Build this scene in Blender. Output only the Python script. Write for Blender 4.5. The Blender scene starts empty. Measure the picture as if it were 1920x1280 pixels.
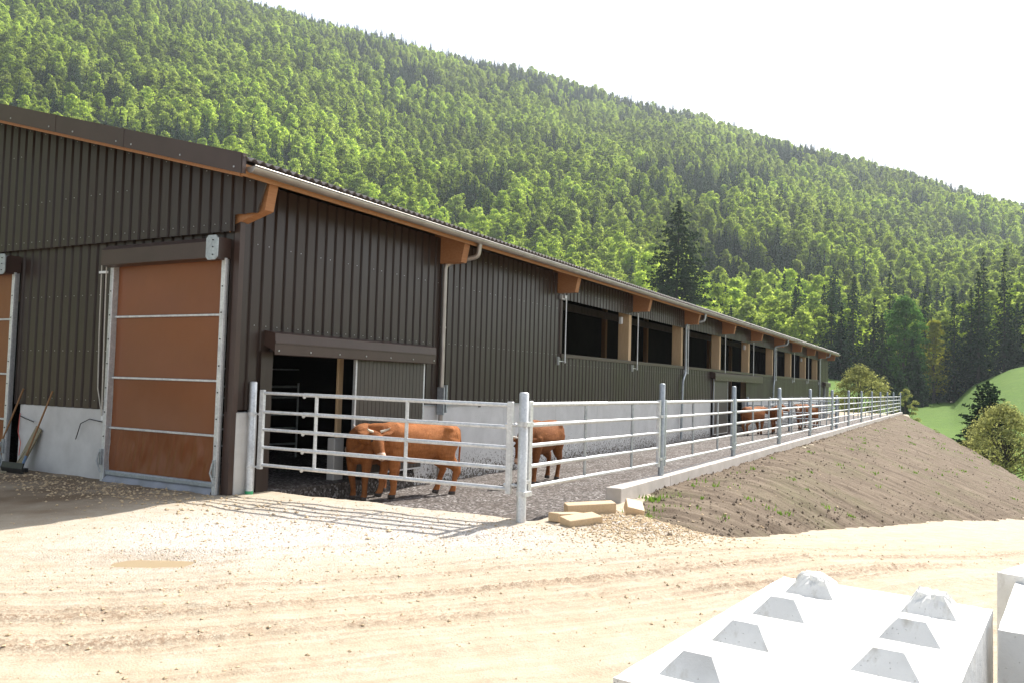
import bpy, math, random
import numpy as np
from mathutils import Vector, Matrix
rad = math.radians
random.seed(7); RNG = np.random.default_rng(11)
S = bpy.context.scene
COL = S.collection

# ------------------------------------------------------------------ helpers
def tag(o, label=None, cat=None, group=None, kind=None):
    if label: o['label'] = label
    if cat: o['category'] = cat
    if group: o['group'] = group
    if kind: o['kind'] = kind
    return o
def empty(name, loc=(0, 0, 0), rz=0.0):
    o = bpy.data.objects.new(name, None); o.location = loc; o.rotation_euler = (0, 0, rz)
    o.empty_display_size = .2; COL.objects.link(o); return o
def link_mesh(name, me, parent=None):
    o = bpy.data.objects.new(name, me); COL.objects.link(o)
    if parent: o.parent = parent
    return o
def copy_tree(o, parent=None):
    c = o.copy(); COL.objects.link(c); c.parent = parent
    for ch in [k for k in bpy.data.objects if k.parent == o]: copy_tree(ch, c)
    return c
def V(*a): return np.array(a, float)

class MB:
    def __init__(s): s.v = []; s.f = []; s.m = []; s.sm = []
    def add(s, vs, fs, mi=0, smooth=False):
        b = len(s.v); s.v += [tuple(map(float, p)) for p in vs]
        for f in fs: s.f.append(tuple(b + i for i in f)); s.m.append(mi); s.sm.append(smooth)
        return s
    def box(s, lo, hi, mi=0, M=None, bev=0.0):
        x0, y0, z0 = lo; x1, y1, z1 = hi
        if bev <= 0:
            vs = [(x, y, z) for z in (z0, z1) for y in (y0, y1) for x in (x0, x1)]
            fs = [(0, 2, 3, 1), (4, 5, 7, 6), (0, 1, 5, 4), (2, 6, 7, 3), (0, 4, 6, 2), (1, 3, 7, 5)]
        else:
            b = bev; cs = [0]*24; idx = {}
            vs = []
            for iz, z in enumerate((z0, z1)):
                for iy, y in enumerate((y0, y1)):
                    for ix, x in enumerate((x0, x1)):
                        sx = b if ix == 0 else -b; sy = b if iy == 0 else -b; sz = b if iz == 0 else -b
                        idx[(ix, iy, iz)] = len(vs)
                        vs += [(x, y+sy, z+sz), (x+sx, y, z+sz), (x+sx, y+sy, z)]
            fs = []
            g = lambda ix, iy, iz, k: idx[(ix, iy, iz)] + k
            for ix in (0, 1):
                q = [g(ix, 0, 0, 0), g(ix, 1, 0, 0), g(ix, 1, 1, 0), g(ix, 0, 1, 0)]; fs.append(tuple(q if ix else q[::-1]))
            for iy in (0, 1):
                q = [g(0, iy, 0, 1), g(1, iy, 0, 1), g(1, iy, 1, 1), g(0, iy, 1, 1)]; fs.append(tuple(q[::-1] if iy else q))
            for iz in (0, 1):
                q = [g(0, 0, iz, 2), g(1, 0, iz, 2), g(1, 1, iz, 2), g(0, 1, iz, 2)]; fs.append(tuple(q if iz else q[::-1]))
            for a in (0, 1):
                for c in (0, 1):
                    fs.append((g(0, a, c, 1), g(1, a, c, 1), g(1, a, c, 2), g(0, a, c, 2)))
                    fs.append((g(a, 0, c, 0), g(a, 1, c, 0), g(a, 1, c, 2), g(a, 0, c, 2)))
                    fs.append((g(a, c, 0, 0), g(a, c, 1, 0), g(a, c, 1, 1), g(a, c, 0, 1)))
            for k in idx.values(): fs.append((k, k+1, k+2))
        if M is not None: vs = [tuple(M @ Vector(p)) for p in vs]
        return s.add(vs, fs, mi)
    def tube(s, pts, r, n=10, mi=0, cap=True, smooth=True, half=False):
        pts = [V(*p) for p in pts]; k = len(pts)
        rr = r if hasattr(r, '__len__') else [r]*k
        vs = []; up = V(0, 0, 1); prev = None
        for i, p in enumerate(pts):
            t = pts[min(i+1, k-1)] - pts[max(i-1, 0)]; t = t/ (np.linalg.norm(t)+1e-9)
            if prev is None:
                a = np.cross(t, up)
                if np.linalg.norm(a) < 1e-3: a = np.cross(t, V(1, 0, 0))
            else: a = prev - t*(prev@t)
            a /= np.linalg.norm(a); prev = a; b = np.cross(t, a)
            for j in range(n):
                th = 2*math.pi*j/n; vs.append(p + rr[i]*(a*math.cos(th)+b*math.sin(th)))
        fs = [(i*n+j, i*n+(j+1) % n, (i+1)*n+(j+1) % n, (i+1)*n+j) for i in range(k-1) for j in range(n)]
        s.add(vs, fs, mi, smooth)
        if cap: s.add([vs[j] for j in range(n)], [tuple(range(n))[::-1]], mi); s.add([vs[(k-1)*n+j] for j in range(n)], [tuple(range(n))], mi)
        return s
    def prism(s, prof, a, b, mi=0):   # prof: list of 3d points (planar); extruded from offset a to b (vectors)
        n = len(prof); a = V(*a); b = V(*b)
        vs = [V(*p)+a for p in prof]+[V(*p)+b for p in prof]
        fs = [tuple(range(n))[::-1], tuple(range(n, 2*n))]+[(i, (i+1) % n, n+(i+1) % n, n+i) for i in range(n)]
        return s.add(vs, fs, mi)
    def blob(s, c, r, mi=0, n=8, m=5, M=None):
        vs = []; fs = []
        for i in range(m+1):
            ph = math.pi*i/m
            for j in range(n):
                th = 2*math.pi*j/n; p = Vector((r[0]*math.sin(ph)*math.cos(th), r[1]*math.sin(ph)*math.sin(th), r[2]*math.cos(ph)))
                if M is not None: p = M @ p
                vs.append((c[0]+p[0], c[1]+p[1], c[2]+p[2]))
        fs = [(i*n+j, (i+1)*n+j, (i+1)*n+(j+1) % n, i*n+(j+1) % n) for i in range(m) for j in range(n)]
        return s.add(vs, fs, mi, True)
    def mesh(s, name, mats):
        me = bpy.data.meshes.new(name); me.from_pydata(s.v, [], s.f)
        for m in (mats if isinstance(mats, (list, tuple)) else [mats]): me.materials.append(m)
        me.polygons.foreach_set('material_index', s.m); me.polygons.foreach_set('use_smooth', s.sm)
        me.update(); return me
    def build(s, name, mats, parent=None): return link_mesh(name, s.mesh(name, mats), parent)

def np_mesh(name, v, f, mats, mi=None, smooth=True):
    v = np.asarray(v, np.float32); f = np.asarray(f, np.int32); k = f.shape[1]
    me = bpy.data.meshes.new(name); me.vertices.add(len(v)); me.vertices.foreach_set('co', v.ravel())
    me.loops.add(f.size); me.loops.foreach_set('vertex_index', f.ravel())
    me.polygons.add(len(f)); me.polygons.foreach_set('loop_start', np.arange(0, f.size, k, dtype=np.int32))
    for m in (mats if isinstance(mats, (list, tuple)) else [mats]): me.materials.append(m)
    if mi is not None: me.polygons.foreach_set('material_index', np.asarray(mi, np.int32))
    me.update(calc_edges=True); me.polygons.foreach_set('use_smooth', [smooth]*len(f)); me.validate(); return me
def grid_faces(nx, ny):
    i, j = np.meshgrid(np.arange(nx-1), np.arange(ny-1), indexing='ij'); a = (i*ny+j).ravel()
    return np.stack([a, a+ny, a+ny+1, a+1], 1)

def hash2(ix, iy, seed):
    h = (ix.astype(np.int64)*374761393 + iy.astype(np.int64)*668265263 + seed*1442695041) & 0xffffffff
    h = ((h ^ (h >> 13))*1274126177) & 0xffffffff
    return ((h ^ (h >> 16)) & 0xffff)/65535.0
def vnoise(x, y, seed=0):
    x = np.asarray(x, float); y = np.asarray(y, float); ix = np.floor(x).astype(int); iy = np.floor(y).astype(int)
    fx = x-ix; fy = y-iy; fx = fx*fx*(3-2*fx); fy = fy*fy*(3-2*fy)
    a = hash2(ix, iy, seed); b = hash2(ix+1, iy, seed); c = hash2(ix, iy+1, seed); d = hash2(ix+1, iy+1, seed)
    return (a*(1-fx)+b*fx)*(1-fy)+(c*(1-fx)+d*fx)*fy
def fbm(x, y, seed=0, o=4):
    r = 0; amp = .5
    for k in range(o): r = r+amp*(vnoise(x*2**k, y*2**k, seed+k)-.5)*2; amp *= .5
    return r
def sst(a, b, x): t = np.clip((np.asarray(x, float)-a)/(b-a), 0, 1); return t*t*(3-2*t)

# ------------------------------------------------------------------ materials
class NT:
    def __init__(s, name):
        s.m = bpy.data.materials.new(name); s.m.use_nodes = True; s.t = s.m.node_tree; s.t.nodes.clear()
        s.out = s.n('ShaderNodeOutputMaterial')
    def n(s, typ, **kw):
        nd = s.t.nodes.new(typ)
        for k, v in kw.items():
            if k in nd.inputs: s.put(nd.inputs[k], v)
            else: setattr(nd, k, v)
        return nd
    def put(s, sock, v):
        if isinstance(v, bpy.types.NodeSocket): s.t.links.new(v, sock)
        elif isinstance(v, bpy.types.Node): s.t.links.new(v.outputs[0], sock)
        else:
            if hasattr(v, '__len__') and len(v) == 3 and sock.type == 'RGBA': v = (*v, 1)
            sock.default_value = v
    def noise(s, vec, scale, detail=4, rough=.55):
        nd = s.n('ShaderNodeTexNoise'); nd.inputs['Scale'].default_value = scale; nd.inputs['Detail'].default_value = detail; nd.inputs['Roughness'].default_value = rough
        if vec is not None: s.put(nd.inputs['Vector'], vec)
        return nd.outputs['Fac']
    def vor(s, vec, scale, out='Color', feat='F1'):
        nd = s.n('ShaderNodeTexVoronoi'); nd.feature = feat; nd.inputs['Scale'].default_value = scale
        if vec is not None: s.put(nd.inputs['Vector'], vec)
        return nd.outputs[out]
    def ramp(s, fac, stops):
        nd = s.n('ShaderNodeValToRGB'); cr = nd.color_ramp
        while len(cr.elements) < len(stops): cr.elements.new(.5)
        for e, (p, c) in zip(cr.elements, stops): e.position = p; e.color = (*c, 1) if hasattr(c, '__len__') else (c, c, c, 1)
        s.put(nd.inputs[0], fac); return nd.outputs[0]
    def mix(s, fac, a, b, mode='MIX'):
        nd = s.n('ShaderNodeMix'); nd.data_type = 'RGBA'; nd.blend_type = mode
        s.put(nd.inputs[0], fac); s.put(nd.inputs[6], a); s.put(nd.inputs[7], b); return nd.outputs[2]
    def math(s, op, a, b=0.0):
        nd = s.n('ShaderNodeMath'); nd.operation = op; s.put(nd.inputs[0], a); s.put(nd.inputs[1], b); return nd.outputs[0]
    def pos(s, scale=(1, 1, 1), out='Object'):
        tc = s.n('ShaderNodeTexCoord'); mp = s.n('ShaderNodeMapping'); s.put(mp.inputs[0], tc.outputs[out]); mp.inputs['Scale'].default_value = scale
        return mp.outputs[0]
    def geo(s, scale=(1, 1, 1)):
        tc = s.n('ShaderNodeNewGeometry'); mp = s.n('ShaderNodeMapping'); s.put(mp.inputs[0], tc.outputs['Position']); mp.inputs['Scale'].default_value = scale
        return mp.outputs[0]
    def attr(s, name): nd = s.n('ShaderNodeAttribute'); nd.attribute_name = name; return nd.outputs['Fac']
    def bump(s, h, dist=.01, strength=1.0, normal=None):
        nd = s.n('ShaderNodeBump'); nd.inputs['Distance'].default_value = dist; nd.inputs['Strength'].default_value = strength; s.put(nd.inputs['Height'], h)
        if normal is not None: s.put(nd.inputs['Normal'], normal)
        return nd.outputs[0]
    def pbr(s, color, rough=.6, metal=0.0, bump=None, spec=.5, **kw):
        p = s.n('ShaderNodeBsdfPrincipled'); s.put(p.inputs['Base Color'], color); s.put(p.inputs['Roughness'], rough); s.put(p.inputs['Metallic'], metal)
        s.put(p.inputs['Specular IOR Level'], spec)
        if bump is not None: s.put(p.inputs['Normal'], bump)
        for k, v in kw.items(): s.put(p.inputs[k], v)
        s.put(s.out.inputs[0], p.outputs[0]); return s.m

def m_simple(name, c1, c2, scale=3, rough=.6, metal=0, bd=.003, sc=(1, 1, 1), detail=6, spec=.5):
    t = NT(name); p = t.geo(sc); n = t.noise(p, scale, detail)
    return t.pbr(t.ramp(n, [(.3, c1), (.7, c2)]), rough, metal, t.bump(n, bd), spec)

M = {}
def mk_clad():
    t = NT('brown_cladding'); p = t.geo((1, 1, .25)); n = t.noise(p, 1.3, 5)
    d = t.noise(t.geo((6, 6, .6)), 2.0, 4)
    c = t.mix(t.math('MULTIPLY', n, .6), (.027, .0160, .0120), (.037, .0230, .0170))
    c = t.mix(t.ramp(d, [(.55, 0), (.8, .35)]), c, (.055, .044, .036))
    r = t.ramp(n, [(.3, .31), (.7, .42)])
    return t.pbr(c, r, 0, t.bump(t.noise(t.geo((3, 3, .5)), 1.6, 3), .003, .5), .38)
M['clad'] = mk_clad()
M['trim'] = m_simple('brown_trim', (.047, .028, .022), (.060, .037, .030), 2, .36, 0, .001, spec=.35)
M['roof'] = m_simple('fibre_cement_roof', (.055, .042, .038), (.10, .082, .078), 4, .5, 0, .004)
M['gutter'] = m_simple('weathered_copper_gutter', (.30, .275, .245), (.40, .37, .335), 3, .38, .6, .001, (1, 1, 1))
M['screw'] = m_simple('screw_head', (.38, .38, .38), (.5, .5, .5), 9, .35, .6, .0)
def mk_galv(name, a, b, metal=.55):
    t = NT(name); p = t.geo(); v = t.vor(p, 38); n = t.noise(p, 5, 5); g = t.n('ShaderNodeRGBToBW'); t.put(g.inputs[0], v)
    c = t.mix(g.outputs[0], a, b); c = t.mix(t.ramp(n, [(.45, 0), (.75, .5)]), c, tuple(x*.75 for x in a))
    return t.pbr(c, t.ramp(n, [(.3, .38), (.7, .58)]), metal, t.bump(n, .002))
M['galv'] = mk_galv('galvanised_steel', (.50, .51, .52), (.66, .67, .67))
M['galvd'] = mk_galv('dull_galvanised_steel', (.30, .33, .35), (.42, .45, .47))
def mk_wood(name, a, b, axis=(1, 1, 1), sc=7):
    t = NT(name); p = t.geo(axis); n = t.noise(p, sc, 7, .65); n2 = t.noise(t.geo((1, 1, 1)), .9, 3)
    c = t.mix(t.ramp(n, [(.3, 0), (.7, 1)]), a, b); c = t.mix(t.math('MULTIPLY', n2, .5), c, tuple(x*.72 for x in a))
    k = t.vor(t.geo((2, 2, 2)), 1.7, 'Distance'); c = t.mix(t.ramp(k, [(.02, .7), (.06, 0)]), c, tuple(x*.35 for x in a))
    return t.pbr(c, .6, 0, t.bump(n, .003), .3)
M['glulam'] = mk_wood('glued_timber', (.30, .135, .055), (.42, .205, .095), (.4, 3, 6))
M['glulam_l'] = mk_wood('long_timber_board', (.34, .165, .07), (.45, .235, .11), (.3, 5, 7))
M['post'] = mk_wood('timber_post', (.50, .34, .19), (.64, .47, .29), (7, 7, .35))
M['offcut'] = mk_wood('squared_timber', (.50, .36, .215), (.64, .49, .32), (3, 8, 8))
M['handle'] = mk_wood('broom_handle_wood', (.22, .11, .05), (.34, .19, .09), (9, 9, 1))
M['greywood'] = mk_wood('grey_board', (.20, .17, .11), (.30, .26, .17), (8, 8, 1))
def mk_conc(name, a, b, dirt=None, zline=None, mud=(.10, .08, .06)):
    t = NT(name); p = t.geo(); n = t.noise(p, 2.2, 8, .6); f = t.noise(p, 60, 3); sp = t.n('ShaderNodeSeparateXYZ'); t.put(sp.inputs[0], t.n('ShaderNodeNewGeometry').outputs['Position'])
    c = t.mix(t.ramp(n, [(.3, 0), (.7, 1)]), a, b)
    if dirt is not None:
        z = sp.outputs[2]; m = t.n('ShaderNodeMapRange'); t.put(m.inputs[0], z); m.inputs[1].default_value = dirt; m.inputs[2].default_value = zline; m.inputs[3].default_value = .53; m.inputs[4].default_value = .28
        sp1 = t.noise(p, 24, 4, .7); k = t.n('ShaderNodeMath'); k.operation = 'LESS_THAN'; t.put(k.inputs[0], sp1); t.put(k.inputs[1], m.outputs[0])
        c = t.mix(k.outputs[0], c, mud)
    return t.pbr(c, .85, 0, t.bump(t.math('ADD', n, t.math('MULTIPLY', f, .3)), .006), .3)
M['conc'] = mk_conc('concrete', (.44, .43, .41), (.56, .55, .53))
M['concw'] = mk_conc('splashed_concrete_wall', (.50, .49, .475), (.60, .59, .575), -.35, .62)
M['kerb'] = mk_conc('kerb_concrete', (.42, .38, .34), (.56, .51, .47))
def mk_block():
    t = NT('cast_block_concrete'); p = t.geo(); n = t.noise(p, 5, 8, .6); v = t.vor(p, 55, 'Distance'); ho = t.ramp(v, [(.05, 0), (.12, 1)])
    c = t.mix(t.ramp(n, [(.3, 0), (.7, 1)]), (.60, .59, .565), (.74, .73, .70)); c = t.mix(ho, t.mix(.4, c, (.25, .24, .22)), c)
    st = t.noise(t.geo((1, 1, .4)), 9, 6, .7); c = t.mix(t.ramp(st, [(.54, 0), (.68, .6)]), c, (.40, .36, .29))
    return t.pbr(c, .85, 0, t.bump(t.math('ADD', n, t.math('MULTIPLY', ho, .25)), .01), .3)
M['block'] = mk_block()
def mk_curtain():
    t = NT('orange_brown_tarpaulin'); p = t.geo((1, .6, .9)); n = t.noise(p, 1.1, 3); w = t.noise(t.geo((1, 60, 60)), 4, 2)
    c = t.mix(t.ramp(n, [(.3, 0), (.7, 1)]), (.17, .051, .012), (.20, .060, .014))
    return t.pbr(c, .42, 0, t.bump(t.math('ADD', t.noise(t.geo((1, 1.2, .8)), 1.2, 3), t.math('MULTIPLY', w, .03)), .02), .45)
M['curtain'] = mk_curtain()
M['greyfab'] = m_simple('grey_rubber_skirt', (.20, .21, .24), (.27, .28, .32), 4, .5, 0, .006)
M['black'] = m_simple('black_rubber', (.012, .012, .012), (.022, .02, .02), 6, .5, 0, .002)
M['matte'] = m_simple('interior_shade', (.008, .007, .006), (.014, .012, .010), 2, .9, 0, .002, spec=.05)  # near-black for the added partition, interior shade put into its colour
M['white'] = m_simple('white_plastic', (.6, .62, .62), (.7, .7, .7), 6, .4, 0, .0)
M['blue'] = m_simple('pale_blue_plastic', (.12, .2, .35), (.16, .26, .4), 6, .4, 0, .0)
M['red'] = m_simple('red_twine', (.5, .08, .06), (.6, .12, .1), 6, .6, 0, .0)
M['green'] = m_simple('green_tape', (.03, .28, .12), (.05, .34, .15), 6, .5, 0, .0)
M['rope'] = m_simple('pale_rope', (.38, .36, .32), (.5, .47, .42), 40, .8, 0, .002)
M['door'] = m_simple('door_panel', (.042, .034, .026), (.056, .046, .036), 3, .45, 0, .002, (1, 1, .3))

# ground
def mk_ground():
    t = NT('limestone_ground'); g = t.geo(); uv = t.n('ShaderNodeAttribute'); uv.attribute_name = 'road'
    mp = t.n('ShaderNodeMapping'); t.put(mp.inputs[0], uv.outputs['Vector']); mp.inputs['Scale'].default_value = (.45, 13, 1)
    big = t.noise(g, .45, 5); mid = t.noise(g, 3.0, 8, .65); fine = t.noise(g, 55, 4, .7); st = t.noise(mp.outputs[0], 1.3, 9, .7)
    vc = t.vor(g, 42); vb = t.n('ShaderNodeRGBToBW'); t.put(vb.inputs[0], vc)
    vd = t.vor(g, 42, 'Distance')
    c = t.mix(t.ramp(st, [(.32, 0), (.66, 1)]), (.355, .300, .215), (.455, .405, .315))
    c = t.mix(t.ramp(mid, [(.35, .6), (.62, 0)]), c, (.34, .262, .175))
    gr = t.math('MULTIPLY', t.attr('grav'), t.ramp(mid, [(.30, .5), (.55, 1)]))
    stone = t.mix(vb.outputs[0], (.34, .31, .285), (.64, .61, .57))
    c = t.mix(gr, c, stone)
    c = t.mix(t.math('MULTIPLY', t.attr('rut'), t.ramp(t.noise(g, 26, 6, .8), [(.42, 0), (.54, 1)])), c, (.21, .145, .095))
    gg = t.noise(g, 130, 3, .8); c = t.mix(t.ramp(gg, [(.50, 0), (.66, .55)]), c, (.26, .185, .12)); c = t.mix(t.ramp(gg, [(.30, .5), (.42, 0)]), c, (.58, .52, .44)); sp = t.vor(g, 9, 'Distance'); c = t.mix(t.ramp(sp, [(.035, .8), (.07, 0)]), c, (.26, .18, .12))
    c = t.mix(t.attr('shade_damp'), c, t.mix(fine, (.115, .080, .048), (.235, .17, .108)))  # brown for the barn's painted shade by the doors and the wet puddle rim
    h = t.math('ADD', t.math('MULTIPLY', fine, .25), t.math('ADD', t.math('MULTIPLY', t.ramp(vd, [(0, 1), (.5, 0)]), t.math('ADD', t.math('MULTIPLY', gr, .8), .12)), t.math('MULTIPLY', mid, .7)))
    return t.pbr(c, .9, 0, t.bump(h, .022, .9), .25)
M['ground'] = mk_ground()
def mk_soil():
    t = NT('raked_soil'); g = t.geo(); mp = t.geo((1, 1, 1)); a = t.n('ShaderNodeAttribute'); a.attribute_name = 'road'
    m2 = t.n('ShaderNodeMapping'); t.put(m2.inputs[0], a.outputs['Vector']); m2.inputs['Scale'].default_value = (3.6, .42, 1)
    st = t.noise(m2.outputs[0], 1.2, 9, .7); mid = t.noise(g, 2.4, 8, .7); fi = t.noise(g, 30, 5, .75)
    c = t.mix(t.ramp(st, [(.40, 0), (.60, 1)]), (.10, .074, .052), (.205, .162, .118))
    c = t.mix(t.ramp(mid, [(.35, .45), (.55, 0)]), c, (.095, .068, .05))
    c = t.mix(t.ramp(fi, [(.60, 0), (.78, .5)]), c, (.34, .28, .23))
    v = t.vor(g, 7, 'Distance'); c = t.mix(t.ramp(v, [(.04, .8), (.07, 0)]), c, (.5, .45, .38))
    big = t.noise(g, .5, 5, .6); c = t.mix(t.math('MULTIPLY', t.ramp(big, [(.5, 0), (.7, .5)]), t.ramp(fi, [(.45, 0), (.6, 1)])), c, (.09, .13, .03))
    return t.pbr(c, .95, 0, t.bump(t.math('ADD', t.math('ADD', t.math('MULTIPLY', st, 1.6), t.math('MULTIPLY', mid, .4)), t.math('MULTIPLY', fi, .6)), .034, 1), .15)
M['soil'] = mk_soil()
def mk_yard():
    t = NT('trodden_bark_and_dung'); g = t.geo(); v = t.vor(g, 26); b = t.n('ShaderNodeRGBToBW'); t.put(b.inputs[0], v); n = t.noise(g, 1.1, 6, .6); f = t.noise(g, 70, 3, .7)
    c = t.ramp(b.outputs[0], [(.25, (.045, .036, .030)), (.5, (.10, .083, .072)), (.72, (.18, .155, .14)), (.85, (.38, .355, .34))])
    c = t.mix(t.ramp(n, [(.42, 0), (.65, .6)]), c, (.07, .05, .038))
    return t.pbr(c, .8, 0, t.bump(t.math('ADD', b.outputs[0], f), .02), .4)
M['yard'] = mk_yard()
def mk_meadow():
    t = NT('meadow_grass'); g = t.geo(); n = t.noise(g, .06, 6, .6); f = t.noise(g, 1.2, 6, .7)
    c = t.mix(t.ramp(n, [(.3, 0), (.7, 1)]), (.06, .125, .008), (.088, .165, .013)); c = t.mix(t.ramp(f, [(.4, .6), (.62, 0)]), c, (.055, .10, .014)); w = t.noise(g, .25, 6, .75); c = t.mix(t.ramp(w, [(.5, 0), (.68, .6)]), c, (.11, .17, .022))
    return t.pbr(c, .9, 0, t.bump(f, .15), .15)
M['meadow'] = mk_meadow()
M['floor'] = m_simple('forest_floor', (.045, .070, .020), (.085, .115, .035), .2, .95, 0, .3)
def mk_leaf(name, cols, trans=.45, isl=.25, gloss=.0):
    t = NT(name); oi = t.n('ShaderNodeObjectInfo'); gm = t.n('ShaderNodeNewGeometry')
    k = len(cols); c = t.ramp(oi.outputs['Random'], [((i+.5)/k, cc) for i, cc in enumerate(cols)])
    j = t.n('ShaderNodeMapRange'); t.put(j.inputs[0], gm.outputs['Random Per Island']); j.inputs[3].default_value = 1-isl; j.inputs[4].default_value = 1+isl
    ln = t.n('ShaderNodeMapRange'); t.put(ln.inputs[0], t.noise(oi.outputs['Location'], .012, 3, .6)); ln.inputs[1].default_value = .35; ln.inputs[2].default_value = .65; ln.inputs[3].default_value = .72; ln.inputs[4].default_value = 1.3
    hs = t.n('ShaderNodeHueSaturation'); t.put(hs.inputs['Color'], c); t.put(hs.inputs['Value'], t.math('MULTIPLY', j.outputs[0], ln.outputs[0]))
    d = t.n('ShaderNodeBsdfDiffuse'); t.put(d.inputs[0], hs.outputs[0]); tr = t.n('ShaderNodeBsdfTranslucent')
    h2 = t.n('ShaderNodeHueSaturation'); t.put(h2.inputs['Color'], hs.outputs[0]); h2.inputs['Hue'].default_value = .49; h2.inputs['Saturation'].default_value = 1.1; h2.inputs['Value'].default_value = 1.25
    t.put(tr.inputs[0], h2.outputs[0]); mx = t.n('ShaderNodeMixShader'); mx.inputs[0].default_value = trans
    t.put(mx.inputs[1], d.outputs[0]); t.put(mx.inputs[2], tr.outputs[0]); t.put(t.out.inputs[0], mx.outputs[0]); return t.m
M['beech'] = mk_leaf('spring_leaves', [(.22, .30, .055), (.30, .40, .08), (.36, .47, .10), (.26, .34, .07), (.33, .41, .11), (.18, .25, .055)], .58)
M['spruce'] = mk_leaf('spruce_needles', [(.022, .046, .020), (.034, .062, .028), (.050, .080, .036)], .2, .4)
M['bright'] = mk_leaf('fresh_green_leaves', [(.10, .21, .05), (.115, .23, .055)])
M['yellow'] = mk_leaf('yellow_green_leaves', [(.27, .29, .05), (.30, .31, .055)])
M['orchard'] = mk_leaf('opening_buds_leaves', [(.23, .255, .09), (.27, .285, .11)], .45, .45)
M['grass'] = mk_leaf('grass_blades', [(.15, .26, .05), (.18, .30, .06)], .3, .3)
M['bark'] = m_simple('bark', (.06, .045, .035), (.12, .095, .075), 6, .9, 0, .03, (1, 1, .3))
M['darkbark'] = m_simple('dark_bark', (.03, .022, .017), (.06, .045, .035), 6, .9, 0, .03, (1, 1, .3))
M['stone'] = m_simple('limestone_chips', (.40, .29, .17), (.58, .45, .29), 7, .85, 0, .004)
M['clod'] = m_simple('soil_clods', (.11, .08, .055), (.21, .165, .12), 7, .95, 0, .01)

# ------------------------------------------------------------------ camera
YAW, PIT, ROL = rad(28.99), rad(2.84), rad(1.61)
CAMZ = 1.9
fw = Vector((math.cos(YAW)*math.cos(PIT), math.sin(YAW)*math.cos(PIT), math.sin(PIT)))
rt = Vector((math.sin(YAW), -math.cos(YAW), 0)); up = rt.cross(fw)
r2 = rt*math.cos(ROL)+up*math.sin(ROL); u2 = -rt*math.sin(ROL)+up*math.cos(ROL)
cam = bpy.data.cameras.new('camera'); co = bpy.data.objects.new('camera', cam); COL.objects.link(co)
mw = Matrix((( r2[0], u2[0], -fw[0], 0), (r2[1], u2[1], -fw[1], 0), (r2[2], u2[2], -fw[2], CAMZ), (0, 0, 0, 1)))
co.matrix_world = mw; cam.sensor_width = 36; cam.lens = 1534/1920*36; cam.clip_end = 5000; cam.clip_start = .05
S.camera = co
def pix(P):
    P = np.asarray(P, float)-V(0, 0, CAMZ); z = P@V(*fw)
    return 960+1534*(P@V(*r2))/z, 640-1534*(P@V(*u2))/z, z

# ------------------------------------------------------------------ light
SUN_AZ = rad(-11.0); SUN_EL = rad(50)
sd = Vector((math.cos(SUN_EL)*math.cos(SUN_AZ), math.cos(SUN_EL)*math.sin(SUN_AZ), math.sin(SUN_EL)))
sl = bpy.data.lights.new('sun', 'SUN'); sl.energy = 4.6; sl.angle = rad(.53); sl.color = (1, .955, .89)
so = bpy.data.objects.new('sun', sl); COL.objects.link(so); so.rotation_euler = sd.to_track_quat('Z', 'Y').to_euler(); so.location = (0, 0, 60)
W = bpy.data.worlds.new('World'); S.world = W; W.use_nodes = True; nt = W.node_tree; nt.nodes.clear()
sk = nt.nodes.new('ShaderNodeTexSky'); sk.sky_type = 'NISHITA'; sk.sun_disc = False; sk.sun_elevation = SUN_EL; sk.sun_rotation = math.pi/2-SUN_AZ
sk.dust_density = 3.0; sk.air_density = 1.0; sk.ozone_density = 1.0; sk.altitude = 600
bg = nt.nodes.new('ShaderNodeBackground'); bg.inputs[1].default_value = .15; wo = nt.nodes.new('ShaderNodeOutputWorld')
hsv = nt.nodes.new('ShaderNodeHueSaturation'); hsv.inputs['Saturation'].default_value = .55; nt.links.new(sk.outputs[0], hsv.inputs['Color']); tin = nt.nodes.new('ShaderNodeMix'); tin.data_type = 'RGBA'; tin.blend_type = 'MULTIPLY'; tin.inputs[0].default_value = 1; tin.inputs[7].default_value = (1.0, .975, .93, 1); nt.links.new(hsv.outputs[0], tin.inputs[6]); nt.links.new(tin.outputs[2], bg.inputs[0]); nt.links.new(bg.outputs[0], wo.inputs[0])
S.view_settings.view_transform = 'Standard'; S.view_settings.look = 'None'; S.view_settings.exposure = 1.05; S.view_settings.gamma = 1.0
S.view_settings.use_curve_mapping = False
S.cycles.volume_bounces = 0; S.cycles.max_bounces = 8; S.cycles.transparent_max_bounces = 8; S.cycles.use_denoising = True

# ------------------------------------------------------------------ terrain
ROAD = np.array([(-6, 15.5), (.5, 9.6), (3.2, 5.75), (4.2, 4.6), (5.63, 3.54), (6.92, 2.58), (8.58, 1.42), (10.46, .45), (13.4, -.9), (18.7, -3.2), (32.3, -7.5), (60, -16)], float)
def smooth_poly(p, n=3):
    for _ in range(n):
        q = [p[0]]
        for a, b in zip(p[:-1], p[1:]): q += [a*.75+b*.25, a*.25+b*.75]
        q.append(p[-1]); p = np.array(q)
    return p
RP = smooth_poly(ROAD)
def road_uv(x, y):
    x = np.asarray(x, float).ravel(); y = np.asarray(y, float).ravel(); bd = np.full(x.shape, 1e9); u = np.zeros_like(x); v = np.zeros_like(x); acc = 0
    for a, b in zip(RP[:-1], RP[1:]):
        d = b-a; L = math.hypot(*d); d = d/L; px = x-a[0]; py = y-a[1]; t = np.clip(px*d[0]+py*d[1], 0, L)
        qx = px-t*d[0]; qy = py-t*d[1]; dd = qx*qx+qy*qy; s = np.sign(d[0]*py-d[1]*px); m = dd < bd
        bd[m] = dd[m]; u[m] = (acc+t)[m]; v[m] = (s*np.sqrt(dd))[m]; acc += L
    return u, v
def zroad(x): x = np.asarray(x, float); return -np.clip(x-9.3, 0, 34)*.094*sst(8.5, 12, x)
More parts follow.
